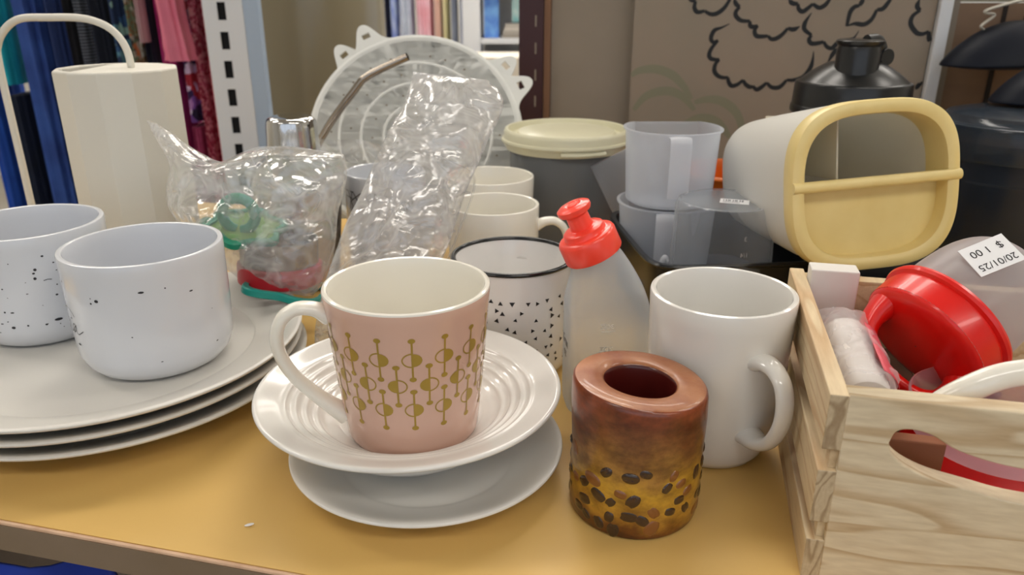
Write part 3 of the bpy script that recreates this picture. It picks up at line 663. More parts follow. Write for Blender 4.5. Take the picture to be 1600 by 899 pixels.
# candle holder of wax with coffee beans
t = thing('wax_candle_holder', 'amber and brown wax cylinder studded with coffee beans, round hole in top', 'candle holder', (.0672, .3580, 0))
HH = .0765
def warp(bm):
    for v in bm.verts:
        f = v.co.z/HH; a = math.atan2(v.co.y, v.co.x)
        v.co.z += -.075*v.co.x*f*f
        k = 1+.012*math.sin(2*a+1+f*2)+.008*math.sin(3*a+v.co.z*60); v.co.x *= k; v.co.y *= k
pr = [(0, .0015), (.030, .0012), (.0325, 0), (.0343, .0012)]+smooth_prof([(.0348, .004), (.0350, .02), (.0346, .04), (.0352, .06), (.0351, .0730)], 6)+[(.0347, .0752), (.0337, .0763), (.0315, .0767), (.0250, .0768)]
ins = [(.0205, .0763), (.0190, .0751), (.0182, .0730), (.0178, .060), (.0176, .040), (.0160, .030), (0, .029)]
full = pr+ins; n0 = len(pr)
bm = lathe(full, 96, [0 if k < n0-3 else (1 if k < n0+1 else 2) for k in range(len(full)-1)]); warp(bm)
obj('wax_body', bm, [M['wax'], M['waxtop'], M['waxin']], t)
rnd = random.Random(11); proto = None; placed = []
for k in range(900):
    if len(placed) >= 74: break
    a = rnd.uniform(-PI, PI); z = rnd.uniform(.005, .041)
    if z > .028 and rnd.random() < .45: continue
    if any(math.hypot((a-b_[0])*.035, z-b_[1]) < .0068 for b_ in placed): continue
    placed.append((a, z))
    if proto is None:
        bm = bmesh.new(); blob(bm, (0, 0, 0), .0048, .0033, .0014, None, 14, 10)
        for v in bm.verts:
            if abs(v.co.y) < .0007 and v.co.z > 0: v.co.z -= .0003
        proto = o = obj('coffee_bean', bm, M['bean'], t)
    else:
        o = proto.copy(); C.objects.link(o); o.parent = t
        if len(placed) % 4 == 0:
            if 'beanl' not in globals(): beanl = o.data.copy(); beanl.materials[0] = M['beanl']
            o.data = beanl
    f = z/HH; kk = 1+.012*math.sin(2*a+1+f*2)+.008*math.sin(3*a+z*60); r_ = .03435*kk
    tx = Vector((-math.sin(a), math.cos(a), 0)); nz = Vector((math.cos(a), math.sin(a), 0)); ro = rnd.uniform(0, PI)
    X = tx*math.cos(ro)+Vector((0, 0, 1))*math.sin(ro); Y_ = nz.cross(X)
    Mx = Matrix((X, Y_, nz)).transposed().to_4x4(); Mx.translation = Vector((r_*math.cos(a), r_*math.sin(a), z-.075*r_*math.cos(a)*f*f))
    o.matrix_local = Mx @ Matrix.Diagonal((rnd.uniform(.75, 1.2),)*2+(rnd.uniform(.6, 1.0), 1))

# baby bottle with slanted neck
t = thing('squeeze_bottle', 'translucent angle-necked bottle with coral cap between enamel mug and white mug', 'bottle', (.0625, .4700, 0), (0, 0, R(6)))
def ring_at(cx, cz, a, b_, e, tilt):
    c_, s_ = math.cos(R(tilt)), math.sin(R(tilt)); return [(cx+x*c_, y, cz+x*s_) for x, y in sellipse(a, b_, e, 72)]
def bottle_rings(ins=0):
    sp = [(0, .0+ins, .0225, .0180, 3.4, 0), (0, .0012+ins, .0252, .0200, 3.8, 0), (0, .005, .0268, .0215, 4, 0), (0, .035, .0266, .0214, 5.5, 0), (0, .067, .0266, .0214, 5.5, 0), (-.0006, .0750, .0264, .0212, 4.6, 4), (-.0024, .0840, .0246, .0205, 3.4, 10), (-.0050, .0935, .0214, .0190, 2.7, 17), (-.0072, .1010, .0185, .0175, 2.2, 22), (-.0088, .1055, .0168, .0165, 2, 24), (-.0100, .1100, .0162, .0162, 2, 25)]
    sp = smooth_prof(sp, 5); return [ring_at(x, z, a-ins, b_-ins, e, tl) for x, z, a, b_, e, tl in sp]
obj('bottle_body', loft(bottle_rings(), cap0=True), M['milky'], t)
c = thing('screw_cap', '', '', (-.0098, 0, .1085), (0, R(-25), 0)); del c['label'], c['category']; c.parent = t
bm = bmesh.new(); RR = []
for k, (r_, z) in enumerate([(.0186, 0), (.0189, .0008), (.0189, .0125), (.0183, .0142), (.0170, .0150), (.0140, .0152), (.0136, .0160), (.0134, .0186), (.0124, .0194), (.0085, .0196)]):
    RR.append([((r_+(.00022 if (i % 2 and 1 <= k <= 2) else 0))*math.cos(2*PI*i/160), (r_+(.00022 if (i % 2 and 1 <= k <= 2) else 0))*math.sin(2*PI*i/160), z) for i in range(160)])
bm = loft(RR)
obj('cap_ring', lathe([(.0085, .0196), (.0075, .0200), (.0072, .0290), (.0082, .0302), (.0104, .0310), (.0112, .0326), (.0110, .0346), (.0092, .0358), (.0058, .0362), (.0050, .0356), (.0036, .0354), (.0032, .0362), (0, .0364)], 64, bm=bm), M['coral'], c)
ang = 0
for k, (s, z) in enumerate((('3OZ', .066), ('2OZ', .050), ('1OZ', .036))):
    text('measure_mark', s, .0046, M['whitepl'], t, (-.004, -.02165, z), (PI/2, 0, 0), .00012, -1)
    obj('measure_line', box(-.008, .0012, -.0217, -.0214, z-.0036, z-.0032), M['whitepl'], t, smooth=False)
for s, z in (('Gran', .048), ('oz', .040)): text('side_print', s, .0085, M['black'], t, (-.0269, .000, z), (PI/2, R(0), -PI/2), .00005)

# ================================================================== wooden crate with its contents
CA = R(-13)
cr = thing('wooden_crate', 'pale pine crate with slatted side and oval hand hole at right front', 'crate', (.1400, .2985, 0), (0, 0, CA))
cu_, cv_ = Vector((math.cos(CA), math.sin(CA), 0)), Vector((-math.sin(CA), math.cos(CA), 0))
CW, CD = .252, .172
def crate_pt(u, v, z): return Vector((.1400, .2985, 0)) + cu_*u + cv_*v + Vector((0, 0, z))
for z0, z1 in ((.0, .0225), (.0325, .0610), (.0720, .1000)):
    bm = box(0, .0086, 0, CD, z0, z1)
    for f in bm.faces:
        if abs(f.normal.y) > .9 and f.calc_center_median().y < .01: f.material_index = 1
    bm.normal_update()
    for f in bm.faces:
        if f.normal.y < -.9: f.material_index = 1
    obj('side_slat', bm, [M['crateside'], M['crateend']], cr, smooth=False, bevel=.0007)
    obj('side_slat', box(CW-.0108, CW, 0, CD, z0, z1), M['crateside'], cr, smooth=False, bevel=.0007)
outer = [(.0087, 0), (CW-.0108, 0), (CW-.0108, .1000), (.0087, .1000)]
hl = smooth_prof([(.0268, .0790), (.0290, .0855), (.0350, .0875), (.0440, .0858), (.0560, .0795), (.0740, .0752), (.0950, .0738), (.126, .0735)], 5)
lo = smooth_prof([(.126, .0545), (.100, .0550), (.080, .0562), (.064, .0592), (.047, .0628), (.035, .0680), (.0285, .0735)], 5)
right = [(CW-x, z) for x, z in (lo+hl[:-1])][::-1]
hole = lo + hl + [(CW-x, z) for x, z in hl[::-1][1:]] + [(CW-x, z) for x, z in lo[::-1][:-1]]
shape('front_board', outer, [hole], .0096, M['crate'], cr, (0, .0052, 0), (PI/2, 0, 0), .0006)
# finger joint: short tongues of the front board between the slats
for z0, z1 in ((.0225, .0325), (.0610, .0720)):
    obj('joint_block', box(.0045, .0086, .0030, .0098, z0, z1), M['crateside'], cr, smooth=False, bevel=.0003)
obj('back_board', box(.0088, CW-.0110, CD-.0100, CD, .0, .0975), M['crateside'], cr, smooth=False, bevel=.0006)
obj('crate_floor', box(.0090, CW-.0112, .0104, CD-.0104, .002, .0060), M['crate'], cr, smooth=False)
# white card box in the back corner
tag(obj('card_box', box(0, .0275, 0, .0150, 0, .0530), M['box'], smooth=False, bevel=.0008, loc=crate_pt(.0090, .1440, .0560), rot=(R(0), R(0), CA)), 'small white card box standing in the back left corner of crate', 'box')
tag(obj('folded_packet', box(0, .060, 0, .0500, 0, .0510), M['kraft'], smooth=False, bevel=.002, loc=crate_pt(.0098, .1060, .0062), rot=(0, 0, CA)), 'brown packet low in the crate under the white card box', 'packet')
tag(obj('terracotta_card', box(0, .052, 0, .008, 0, .0580), M['kraft2'], smooth=False, bevel=.001, loc=crate_pt(.0098, .0300, .0062), rot=(0, 0, CA)), 'terracotta brown card seen through left end of crate hand hole', 'card')
# wrapped roll
rl = thing('wrapped_roll', 'white paper roll wrapped in clear film with red print, inside the crate', 'roll', (.1735, .3330, .0790), (R(95), 0, R(-12)))
bm = lathe([(.0030, -.004), (.0030, 0), (.0125, .0), (.0131, .001), (.0133, .025), (.0126, .036), (.0130, .050), (.0131, .065), (.0125, .066), (0, .066)], 40)
for v in bm.verts: v.co.z = -v.co.z+.004; v.co.x *= .95; v.co.y *= .95
obj('paper_roll', bm, mat('crumpled_white_paper', 'd9d4d0', .6, col2='cfc9c4', scale=60, bump=.6, bscale=90), rl)
obj('core_hole', lathe([(.0034, .0078), (.0034, .0079), (0, .0079)], 24), M['slot'], rl)
bm = bmesh.new(); RR = []
for k in range(46):
    f = k/45; z = .010-.084*f; q = []
    for i in range(72):
        a = 2*PI*i/72; r_ = .0146+.0022*noise.noise(Vector((math.cos(a)*1.5, math.sin(a)*1.5, f*7)))*2+.0016*abs(noise.noise(Vector((math.cos(a)*5, math.sin(a)*5, f*16))))
        wv_ = .96+(.14 if math.cos(a) > .4 else 0)*math.cos(a)*(.6+.4*math.sin(f*3))
        if f < .12: r_ *= .55+.45*f/.12
        q.append((r_*math.cos(a)*wv_, r_*math.sin(a), z))
    RR.append(q)
obj('clear_wrap', loft(RR, cap0=True, cap1=True), M['wrap'], rl, label='crinkled clear film')
bm = bmesh.new()
vs = []
for k in range(14):
    f = k/13; row = []
    for j in range(8):
        a = R(14+50*j/7); row.append(bm.verts.new((.0150*math.cos(a)*1.1, .0150*math.sin(a)+.0008, -.004-.050*f)))
    vs.append(row)
for r0, r1 in zip(vs, vs[1:]):
    for j in range(7): bm.faces.new((r0[j], r0[j+1], r1[j+1], r1[j]))
obj('red_label', bm, mat('pink_red_label', 'cf4a58', .5, col2='d86470', scale=30), rl, solid=.0003, label='pinkish red printed label')
# black strap
tag(obj('rubber_strap', tube([tuple(crate_pt(.045, .150, .078)), tuple(crate_pt(.058, .148, .0765)), tuple(crate_pt(.072, .140, .072)), tuple(crate_pt(.090, .125, .064)), tuple(crate_pt(.110, .110, .050))], .0075, 12, 8, flat=.16, up=(.1, -.6, 1)), M['blackpl']), 'black flat strap behind the wrapped roll in the crate', 'strap')
# juicer: red lid with loop and frosted cup
ax = Vector((.79, .34, .50)).normalized()
xa = ax.cross(Vector((0, -1, .3))).normalized(); ya = ax.cross(xa)
JM = Matrix((xa, ya, ax)).transposed().to_4x4(); JM.translation = Vector((.2400, .3925, .0925))
jc = thing('lidded_cup', 'frosted cup with price sticker and red looped lid, lying tilted in crate', 'cup'); jc.matrix_world = JM
pr = [(.0338, -.004), (.0338, .004), (.0338, .012), (.0330, .024), (.0310, .036), (.0270, .046), (.0210, .053), (.0130, .0565), (0, .057)]
obj('cup_body', lathe(smooth_prof(pr, 4), 72), M['frost'], jc)
ld = thing('red_lid', '', ''); del ld['label'], ld['category']; ld.parent = jc
bm = bmesh.new(); RR = []
for k, (r_, z) in enumerate([(.0352, .0030), (.0386, .0028), (.0392, .0012), (.0386, -.0006), (.0366, -.0016), (.0368, -.004), (.0366, -.0150)]):
    RR.append([((r_+(.0003 if (i % 2 and k > 4) else 0))*math.cos(2*PI*i/180), (r_+(.0003 if (i % 2 and k > 4) else 0))*math.sin(2*PI*i/180), z) for i in range(180)])
bm = loft(RR)
lathe(smooth_prof([(.0366, -.0150), (.0354, -.0168), (.0320, -.0186), (.0250, -.0198), (.0170, -.0204), (.0080, -.0207), (.0004, -.0208)], 4), 96, bm=bm)
obj('lid_shell', bm, M['red'], ld)
# broad loop on the lid
E2 = Vector((.54, -.50, -.56)); E2 = (E2 - ax*E2.dot(ax)).normalized()
ex, ey = E2.dot(xa), E2.dot(ya); ca_, sa_ = ex, ey
def lp(s, z): return (ca_*s, sa_*s, z)
lpts = [lp(.0280, -.015), lp(.0290, -.024), lp(.0265, -.0340), lp(.0180, -.0410), lp(.0030, -.0440), lp(-.0120, -.0420), lp(-.0220, -.0350), lp(-.0260, -.0260), lp(-.0270, -.0150)]
obj('lid_loop', tube(lpts, [.0080, .0060, .0048, .0042, .0040, .0042, .0048, .0062, .0085], 18, 8, up=(-sa_, ca_, 0), flat=1.7), M['red'], ld)
# price sticker on the cup
sn = Vector((-.30, -.50, .80)); sn = (sn - ax*sn.dot(ax)).normalized()
sc_ = Vector(JM.translation)+ax*.0300+sn*.0345
bt = Vector((-.63, .05, -.78)); 
sx_ = (Vector((-.85, 0, -.50))-sn*Vector((-.85, 0, -.50)).dot(sn)).normalized(); sx_ = (ax*.0+sx_).normalized(); sy_ = sn.cross(sx_)
SM = Matrix((sx_, sy_, sn)).transposed().to_4x4(); SM.translation = sc_
st = thing('price_sticker', '', ''); del st['label'], st['category']; st.parent = jc; st.matrix_local = JM.inverted() @ SM
obj('sticker_paper', box(-.0122, .0122, -.0098, .0098, -.0003, 0), M['paper'], st, smooth=False)
text('sticker_date', '20/01/25', .0058, M['black'], st, (0, .0052, .0001), (0, 0, 0), .00003)
text('sticker_price', '$  1 00', .0062, M['black'], st, (0, -.0040, .0001), (0, 0, 0), .00003)
# white handled translucent jug low in the crate
jg = thing('pink_jug', 'pinkish translucent jug with thick curved white handle, low in the crate', 'jug', (.2470, .3390, .0400), (0, 0, R(-10)))
obj('jug_bowl', lathe(smooth_prof([(.001, .0095), (.028, .0098), (.038, .0120), (.0415, .0180), (.0422, .0280), (.0432, .0320), (.0420, .0330)], 5), 72), M['pinkt'], jg)
hp = [(.1850, .3120, .0775), (.1955, .3080, .0905), (.2070, .3060, .0995), (.2200, .3070, .1045), (.2400, .3100, .1060), (.2600, .3200, .1010), (.2740, .3300, .0800)]
hb = tube(hp, [.0034, .0056, .0062, .0062, .0060, .0058, .0050], 16, 8, up=(0, -1, .4), flat=.8)
mi = Matrix.LocRotScale(Vector((.2470, .3390, .0400)), Matrix.Rotation(R(-10), 3, 'Z'), None).inverted()
for v in hb.verts: v.co = mi @ v.co
obj('jug_handle', hb, M['cerw'], jg, label='thick white curved handle')
rd = obj('red_disc_lid', lathe(smooth_prof([(0, 0), (.040, .0), (.0445, .0015), (.0450, .0060), (.0458, .0100), (.0445, .0110), (.0425, .0105), (.040, .0080), (.001, .0075)], 3), 80), M['red'], loc=(.2480, .3370, .0300), rot=(R(5), R(-9), 0))
tag(rd, 'red round lid under the pinkish jug, seen through the crate hand hole', 'lid')

# ================================================================== behind: back row on the shelf
# plain white mug and the cup behind it
wb = [(.0290, .001), (.0320, .004), (.0365, .014), (.0385, .028), (.0392, .050), (.0392, .080), (.0396, .0945)]
t = thing('round_white_mug', 'white mug between the clear bag and cream tub, behind the enamel mug', 'mug', (-.0160, .6440, 0))
pr = mug_prof(wb, .0034, .006)
obj('mug_body', lathe(pr, 96), M['cerw'], t)
mug_handle([(.0365, .0750), (.0450, .0790), (.0540, .0790), (.0620, .0720), (.0645, .0590), (.0600, .0440), (.0500, .0330), (.0370, .0280)], [.0050, .0040, .0036, .0034, .0034, .0036, .0040, .0050], 1.4, R(2), t, M['cerw'])
cb = [(.024, .001), (.027, .003), (.034, .014), (.039, .035), (.0415, .065), (.0425, .0980)]
pr = mug_prof(cb, .003, .006)
tag(obj('cream_cup', lathe(pr, 96), M['cerw'], loc=(-.0210, .7380, 0)), 'ivory cup standing behind the round white mug, only its rim visible', 'cup')
# patterned mug
pm = [(.034, .001), (.038, .003), (.0400, .009), (.0402, .030), (.0402, .0985)]
t = thing('patterned_mug', 'white mug with black scribbled line pattern between steel shaker and clear bag', 'mug', (-.1270, .7570, 0))
pr = mug_prof(pm, .003, .006); obj('mug_body', lathe(pr, 96), M['greyglaze'], t)
rnd = random.Random(4); bm = bmesh.new()
for k in range(150):
    a = rnd.uniform(-PI, .3); z = rnd.uniform(.012, .078); da = rnd.uniform(-.45, .45); dz = rnd.uniform(-.03, .03)
    q = [(a+da*i/8, min(max(z+dz*i/8, .010), .0850)) for i in range(9)]; dline(bm, pm, q, .0009, .0003)
obj('line_pattern', bm, M['black'], t, label='black crossing line pattern')
# steel cocktail shaker
t = thing('cocktail_shaker', 'polished steel cocktail shaker with domed cap behind the left bag', 'shaker', (-.2010, .7060, .0))
obj('shaker_body', lathe([(0, 0), (.030, 0)]+smooth_prof([(.0315, .001), (.0345, .03), (.0375, .06), (.0400, .0900), (.0405, .0960)], 4)+[(.0400, .0985), (.036, .0985)], 80), M['steel2'], t)
obj('shoulder', lathe(smooth_prof([(.0405, .0975), (.0420, .0985), (.0415, .1010), (.0400, .1060), (.0350, .1160), (.0280, .1230), (.0235, .1262), (.0232, .1290)], 5), 80), M['steel'], t)
obj('cap', lathe(smooth_prof([(.0236, .1275), (.0240, .1290), (.0232, .1420), (.0224, .1545), (.0205, .1590), (.0150, .1610), (0, .1615)], 6), 80), M['steel'], t)
# bent metal straw
t = obj('metal_straw', tube([(-.2560, .8000, .0020), (-.2019, .7950, .1161), (-.1560, .7900, .1760), (-.1445, .7890, .1870), (-.1300, .7880, .1945), (-.1025, .7860, .2065)], .0039, 16, 8, caps=False), M['steel2'])
tag(t, 'thick bent metal straw leaning in front of the round grey-white covers', 'straw')

# two round silicone covers with tabs
def cover(loc, tilt, spin, label, front):
    t = thing('perforated_cover', label, 'cover', loc, (R(90-tilt), 0, 0), 'round perforated covers')
    Rc = .1215; out = []
    for i in range(360):
        th = 2*PI*i/360; r_ = Rc
        for k in range(4):
            d = (th-R(spin)-k*PI/2+PI) % (2*PI)-PI; d = math.degrees(d)
            r_ = max(r_, Rc-.0015+.0225*math.exp(-abs(d/5.6)**2.3)+.006*math.exp(-(d/10.5)**2))
        out.append((r_*math.cos(th), r_*math.sin(th)))
    holes = []
    for k in range(4):
        th = R(spin)+k*PI/2; rm = Rc+.0125; q = []
        for (a, b_) in ((-.0035, -.0050), (.0035, -.0050), (.0035, .0050), (-.0035, .0050)):
            x, y = rm+a, b_; q.append((x*math.cos(th)-y*math.sin(th), x*math.sin(th)+y*math.cos(th)))
        holes.append(q)
    shape('tab_flange', out, holes, .0016, M['silic'], t, None, None, .0004)
    rings = [(0, .0012)]
    for r_ in (.036, .062, .087): rings += [(r_-.0016, .0012), (r_, .0019), (r_+.0016, .0012)]
    rings += [(.1145, .0012), (.1165, .0020), (.1185, .0023), (.1200, .0018), (.1210, .0010)]
    obj('ringed_face', lathe(rings, 128), M['silic'], t)
    rnd = random.Random(9); bm = bmesh.new()
    for r_, n in ((.022, 6), (.049, 14), (.074, 20), (.096, 26)):
        for i in range(n):
            a = 2*PI*i/n+.2*r_*100+rnd.uniform(-.03, .03); c_ = (r_*math.cos(a), r_*math.sin(a), .00135)
            v = [bm.verts.new((c_[0]+.0011*math.cos(q*PI/4), c_[1]+.0011*math.sin(q*PI/4), c_[2])) for q in range(8)]; bm.faces.new(v)
    if front: obj('perforation', bm, M['darkdot'], t, label='small brown dots at the holes')
    else: bm.free()
    return t
cover((-.1100, .8800, .1135), 30, 26.5, 'front round grey-white perforated cover with ringed face behind the clear bag', True)
cover((-.1085, .8870, .1090), 30, 41.0, 'rear round grey-white cover, only its tabs showing around the front one', False)

# faceted can with arched rod
t = thing('faceted_can', 'cream twelve-sided can with thin arched rod, behind the speckled mugs', 'can', (-.3430, .6900, 0))
nf = 12; Rf = .0500
def ng(r_, z, ph=R(8)): return [(r_*math.cos(2*PI*i/nf+ph), r_*math.sin(2*PI*i/nf+ph), z) for i in range(nf)]
bm = loft([ng(Rf-.002, 0), ng(Rf, .002), ng(Rf, .2030), ng(Rf-.0009, .2045), ng(Rf-.0045, .2050), ng(Rf-.0055, .2035), ng(Rf-.0055, .1900), ng(Rf-.0055, .10)], cap0=True)
obj('can_body', bm, M['cream'], t, smooth=False, bevel=.0006)
# lid covers all but the left part
bm = bmesh.new(); top = []; pts = []
for i in range(61):
    a = -2.02+4.04*i/60; pts.append((.0446*math.cos(a)*1.0, .0446*math.sin(a)))
vv = [bm.verts.new((x, y, .2015)) for x, y in pts]; v2 = [bm.verts.new((x, y, .2045)) for x, y in pts]
bm.faces.new(v2); bm.faces.new(vv[::-1])
for i in range(61): j = (i+1) % 61; bm.faces.new((vv[i], vv[j], v2[j], v2[i]))
obj('lid', bm, M['cream'], t, smooth=False)
hp = [(.0130, .0, .2020), (.0120, .0, .2180), (.0060, 0, .2310), (-.0050, 0, .2400), (-.0230, 0, .2450), (-.0520, 0, .2455), (-.0740, 0, .2445), (-.0880, .0, .2370), (-.0980, 0, .2240), (-.1010, 0, .2050), (-.1010, 0, .12), (-.1010, 0, .0700), (-.1000, 0, .0200), (-.0920, 0, .0100), (-.0700, 0, .0080), (-.0520, 0, .0080)]
hb = tube(hp, .0031, 14, 8, up=(0, 1, 0)); obj('arched_rod', hb, M['cream'], t)

# cream lidded tub
t = thing('lidded_tub', 'smoky round tub with pale cream-yellow lid behind the bottle', 'tub', (.0580, .8260, .0))
obj('tub_body', lathe(smooth_prof([(0, .001), (.050, .0005), (.0545, .003), (.0575, .03), (.0610, .1130), (.0615, .1170)], 4)+[(.0600, .1170), (.0560, .03), (.053, .004), (0, .003)], 96), M['greybody'], t)
pr = [(.0628, 0.1100), (.0640, 0.1098), (.0672, 0.1170), (.0690, 0.1176), (.0696, 0.1190), (.0690, 0.1208), (.0672, 0.1214), (.0668, 0.1270), (.0656, 0.1302), (.0640, .1312), (.0624, .1306), (.0612, 0.1270), (.0600, 0.1240), (.0560, 0.1240), (.0530, 0.1250), (.0520, 0.1275), (.0498, 0.1284), (.0, .1290)]
obj('tub_lid', lathe(pr, 112), M['creamlid'], t)
obj('lift_tab', tube([(.0655*math.cos(R(a)), .0655*math.sin(R(a)), .1135) for a in range(-98, -57, 4)], .0042, 10, 3, flat=.8), M['creamlid'], t)

# dark tray that carries the measuring cups
TA = R(6); tray = thing('black_tray', 'black open tray holding the measuring cups behind the bottle', 'tray', (.1090, .5640, 0), (0, 0, TA))
def tray_rings(w_, d_, h_, z0, ins):
    return
cxx, cyy = .0775, .0860
def rr(a, b_, z, e=7): return [(cxx+x, cyy+y, z) for x, y in sellipse(a, b_, e, 96)]
bm = loft([rr(.066, .0745, .0), rr(.069, .0775, .003), rr(.0740, .0825, .0600), rr(.0775, .0860, .0620), rr(.0780, .0865, .0635), rr(.0770, .0855, .0650), rr(.0730, .0815, .0645), rr(.0710, .0795, .0600), rr(.0665, .0750, .0050), rr(.0640, .0720, .0042)], cap0=True, cap1=True)
obj('tray_shell', bm, M['blackpl'], tray)
def tray_pt(u, v, z): return Vector((.1090, .5640, 0)) + Vector((math.cos(TA)*u-math.sin(TA)*v, math.sin(TA)*u+math.cos(TA)*v, z))
bm = loft([[(x, y, z) for x, y in sellipse(a, b_, 5, 80)] for a, b_, z in ((.058, .066, 0), (.060, .068, .002), (.060, .068, .015), (.058, .066, .017))], cap0=True, cap1=True)
tag(obj('navy_plate', bm, M['navypl'], loc=tray_pt(.0775, .0860, .0048), rot=(0, 0, TA)), 'dark navy flat plate lying in the black tray under the measuring cups', 'plate')

# stacked measuring cups
def dcup(r_, fl): return [(x, min(y, r_*fl)) for x, y in sellipse(r_, r_, 2.15, 96)]
def measuring_cup(loc, rt, rb, h, label, az=-72):
    t = thing('measuring_cup', label, 'measuring cup', loc, (0, 0, 0), 'stacked measuring cups')
    q = [(rb-.003, .0), (rb, .002), (rb+(rt-rb)*.5, h*.5), (rt, h-.001), (rt+.0022, h-.0006), (rt+.0022, h+.0006), (rt-.0006, h+.0008), (rt-.0012, h-.002), (rb-.0012, .003)]
    obj('cup_body', loft([[(x, y, z) for x, y in dcup(r_, .72)] for r_, z in q], cap0=True, cap1=True), M['measure'], t)
    hh = [(rt-.001, h-.0020), (rt+.006, h-.0012), (rt+.0105, h-.0035), (rt+.0118, h-.010), (rt+.0112, h-.028), (rt+.0105, h-.046), (rt+.010, h-.0520)]
    c_, s_ = math.cos(R(az)), math.sin(R(az))
    obj('strap_handle', tube([(r_*c_, r_*s_, z) for r_, z in hh], [.0013]*7, 14, 6, up=(-s_, c_, 0), flat=7.0), M['measureh'], t)
    return t
CX = Vector((.1430, .6900, 0))
measuring_cup((CX.x, CX.y, .0230), .0435, .0400, .0630, 'lower frosted measuring cup of the stack in black tray', -101)
measuring_cup((CX.x+.0005, CX.y, .0868), .0415, .0385, .0660, 'upper frosted measuring cup of the stack, open top', -93)
t = thing('small_scoop', 'small translucent scoop with narrow upright handle before lower measuring cup', 'scoop', (.1180, .6200, .0225))
obj('scoop_bowl', lathe([(0, 0), (.010, .0), (.0125, .002), (.0135, .010), (.0125, .010), (.0115, .003), (0, .0015)], 40), M['measureh'], t)
obj('scoop_handle', tube([(.006, -.0118, .008), (.0065, -.0130, .020), (.0070, -.0135, .032), (.0095, -.0130, .0365), (.0115, -.0120, .0330)], .0022, 12, 8), M['measureh'], t)
t = obj('scoop_blade', loft([[(x*1.0, y, z) for x, y in sellipse(.030, .0030, 6, 48)] for z in (0, .002, .07, .072)], cap0=True, cap1=True), M['measure'], loc=(.1390, .7660, .0500), rot=(R(-4), R(-27), 0))
tag(t, 'tilted frosted flat scoop blade poking out left of the measuring cups', 'scoop blade')
# inverted cup with label
t = thing('inverted_cup', 'clear cup turned upside down with small white label on its base', 'measuring cup', (.1750, .6120, .0225))
pr = [(.0430, 0), (.0440, .0006), (.0436, .0022), (.0425, .0030), (.0418, .030), (.0402, .0790), (.0385, .0838), (.0365, .0850), (.0355, .0838), (.0, .0835)]
obj('cup_body', lathe(pr, 96), M['clearcup'], t)
obj('price_label', box(-.0115, .0115, -.007, .007, .0838, .0841), M['paper'], t, smooth=False, label='small white price label', rot=(0, 0, R(-18)), loc=(.0060, -.0040, 0))
bm = bmesh.new()
for k in range(9): box(-.009+.0018*k, -.0082+.0018*k+.0004*(k % 3), -.001, .005, .08415, .0842, bm)
for k in range(2): box(-.009, .004, -.0030-.0018*k, -.0024-.0018*k, .08415, .0842, bm)
obj('label_print', bm, mat('grey_print', '7a7a80', .7), t, smooth=False, rot=(0, 0, R(-18)), loc=(.0060, -.0040, 0))
for s, z in (('3', .064), ('1/4', .051), ('2', .028)): text('measure_mark', s, .0052, M['frost'], t, (.0060, -.0434-(.0640-z)*.04, z), (R(88), 0, R(8)), .0001, -1)

# orange slotted basket
t = thing('orange_basket', 'orange slotted basket between measuring cups and cutlery drainer', 'basket', (.2300, .8010, .0))
pr = smooth_prof([(0, .030), (.030, .030), (.042, .034), (.0475, .060), (.0500, .086), (.0530, .0880), (.0530, .0905), (.0485, .0900), (.0455, .0600), (.040, .037), (.028, .0330), (.001, .0330)], 3)
obj('basket_shell', lathe(pr, 96), M['orange'], t)
obj('foot_ring', lathe([(.034, 0), (.036, 0), (.040, .033), (.037, .033), (.034, 0)], 64), M['orange'], t)
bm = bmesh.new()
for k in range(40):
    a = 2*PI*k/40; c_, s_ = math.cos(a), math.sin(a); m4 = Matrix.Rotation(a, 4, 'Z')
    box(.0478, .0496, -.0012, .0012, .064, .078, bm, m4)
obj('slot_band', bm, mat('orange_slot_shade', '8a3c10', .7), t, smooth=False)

# cutlery drainer
n_ = Vector((.12, -.98, .15)).normalized(); u0 = (Vector((0, 0, 1))-n_*n_.z).normalized(); r0 = u0.cross(n_)
ro = R(3.5); rx_ = r0*math.cos(ro)+u0*math.sin(ro); ux_ = n_.cross(rx_)
DM = Matrix((rx_, ux_, n_)).transposed().to_4x4(); DM.translation = Vector((.2600, .5450, .1350))
t = thing('cutlery_drainer', 'white cutlery holder with butter-yellow divided rim, tipped on its side', 'cutlery holder'); t.matrix_world = DM
def sq(a, b_, z, e=3.1, dx=0, dy=0): return [(dx+x, dy+y, z) for x, y in sellipse(a, b_, e, 120)]
A, B = .0630, .0600
bm = loft([sq(A-.001, B-.001, -.004), sq(A-.0015, B-.0015, -.03), sq(A-.006, B-.007, -.100), sq(A-.009, B-.011, -.142), sq(A-.012, B-.0145, -.152), sq(A-.020, B-.022, -.158), sq(A-.04, B-.04, -.159)], cap1=True)
obj('outer_shell', bm, M['whitepl'], t)
bm = loft([sq(A-.0075, B-.0075, -.006), sq(A-.009, B-.009, -.06), sq(A-.014, B-.015, -.138), sq(A-.024, B-.025, -.143), sq(A-.045, B-.045, -.144)], cap1=True)
obj('inner_liner', bm, M['inwhite'], t)
bm = loft([sq(A-.0002, B-.0002, -.0075), sq(A+.0008, B+.0008, -.0060), sq(A+.0010, B+.0010, .0040), sq(A+.0002, B+.0002, .0068), sq(A-.0022, B-.0022, .0082), sq(A-.0060, B-.0060, .0082), sq(A-.0085, B-.0085, .0066), sq(A-.0092, B-.0092, .0040), sq(A-.0092, B-.0092, -.0180), sq(A-.0075, B-.0075, -.0182), sq(A-.0072, B-.0072, -.0085), sq(A-.0002, B-.0002, -.0075)])
obj('yellow_rim', bm, M['yellow'], t)
ins = [(x, y) for x, y in sellipse(A-.0085, B-.0085, 3.1, 240) if y < .0015]
ins = sorted(ins, key=lambda p: math.atan2(p[1]-.0015, p[0]))
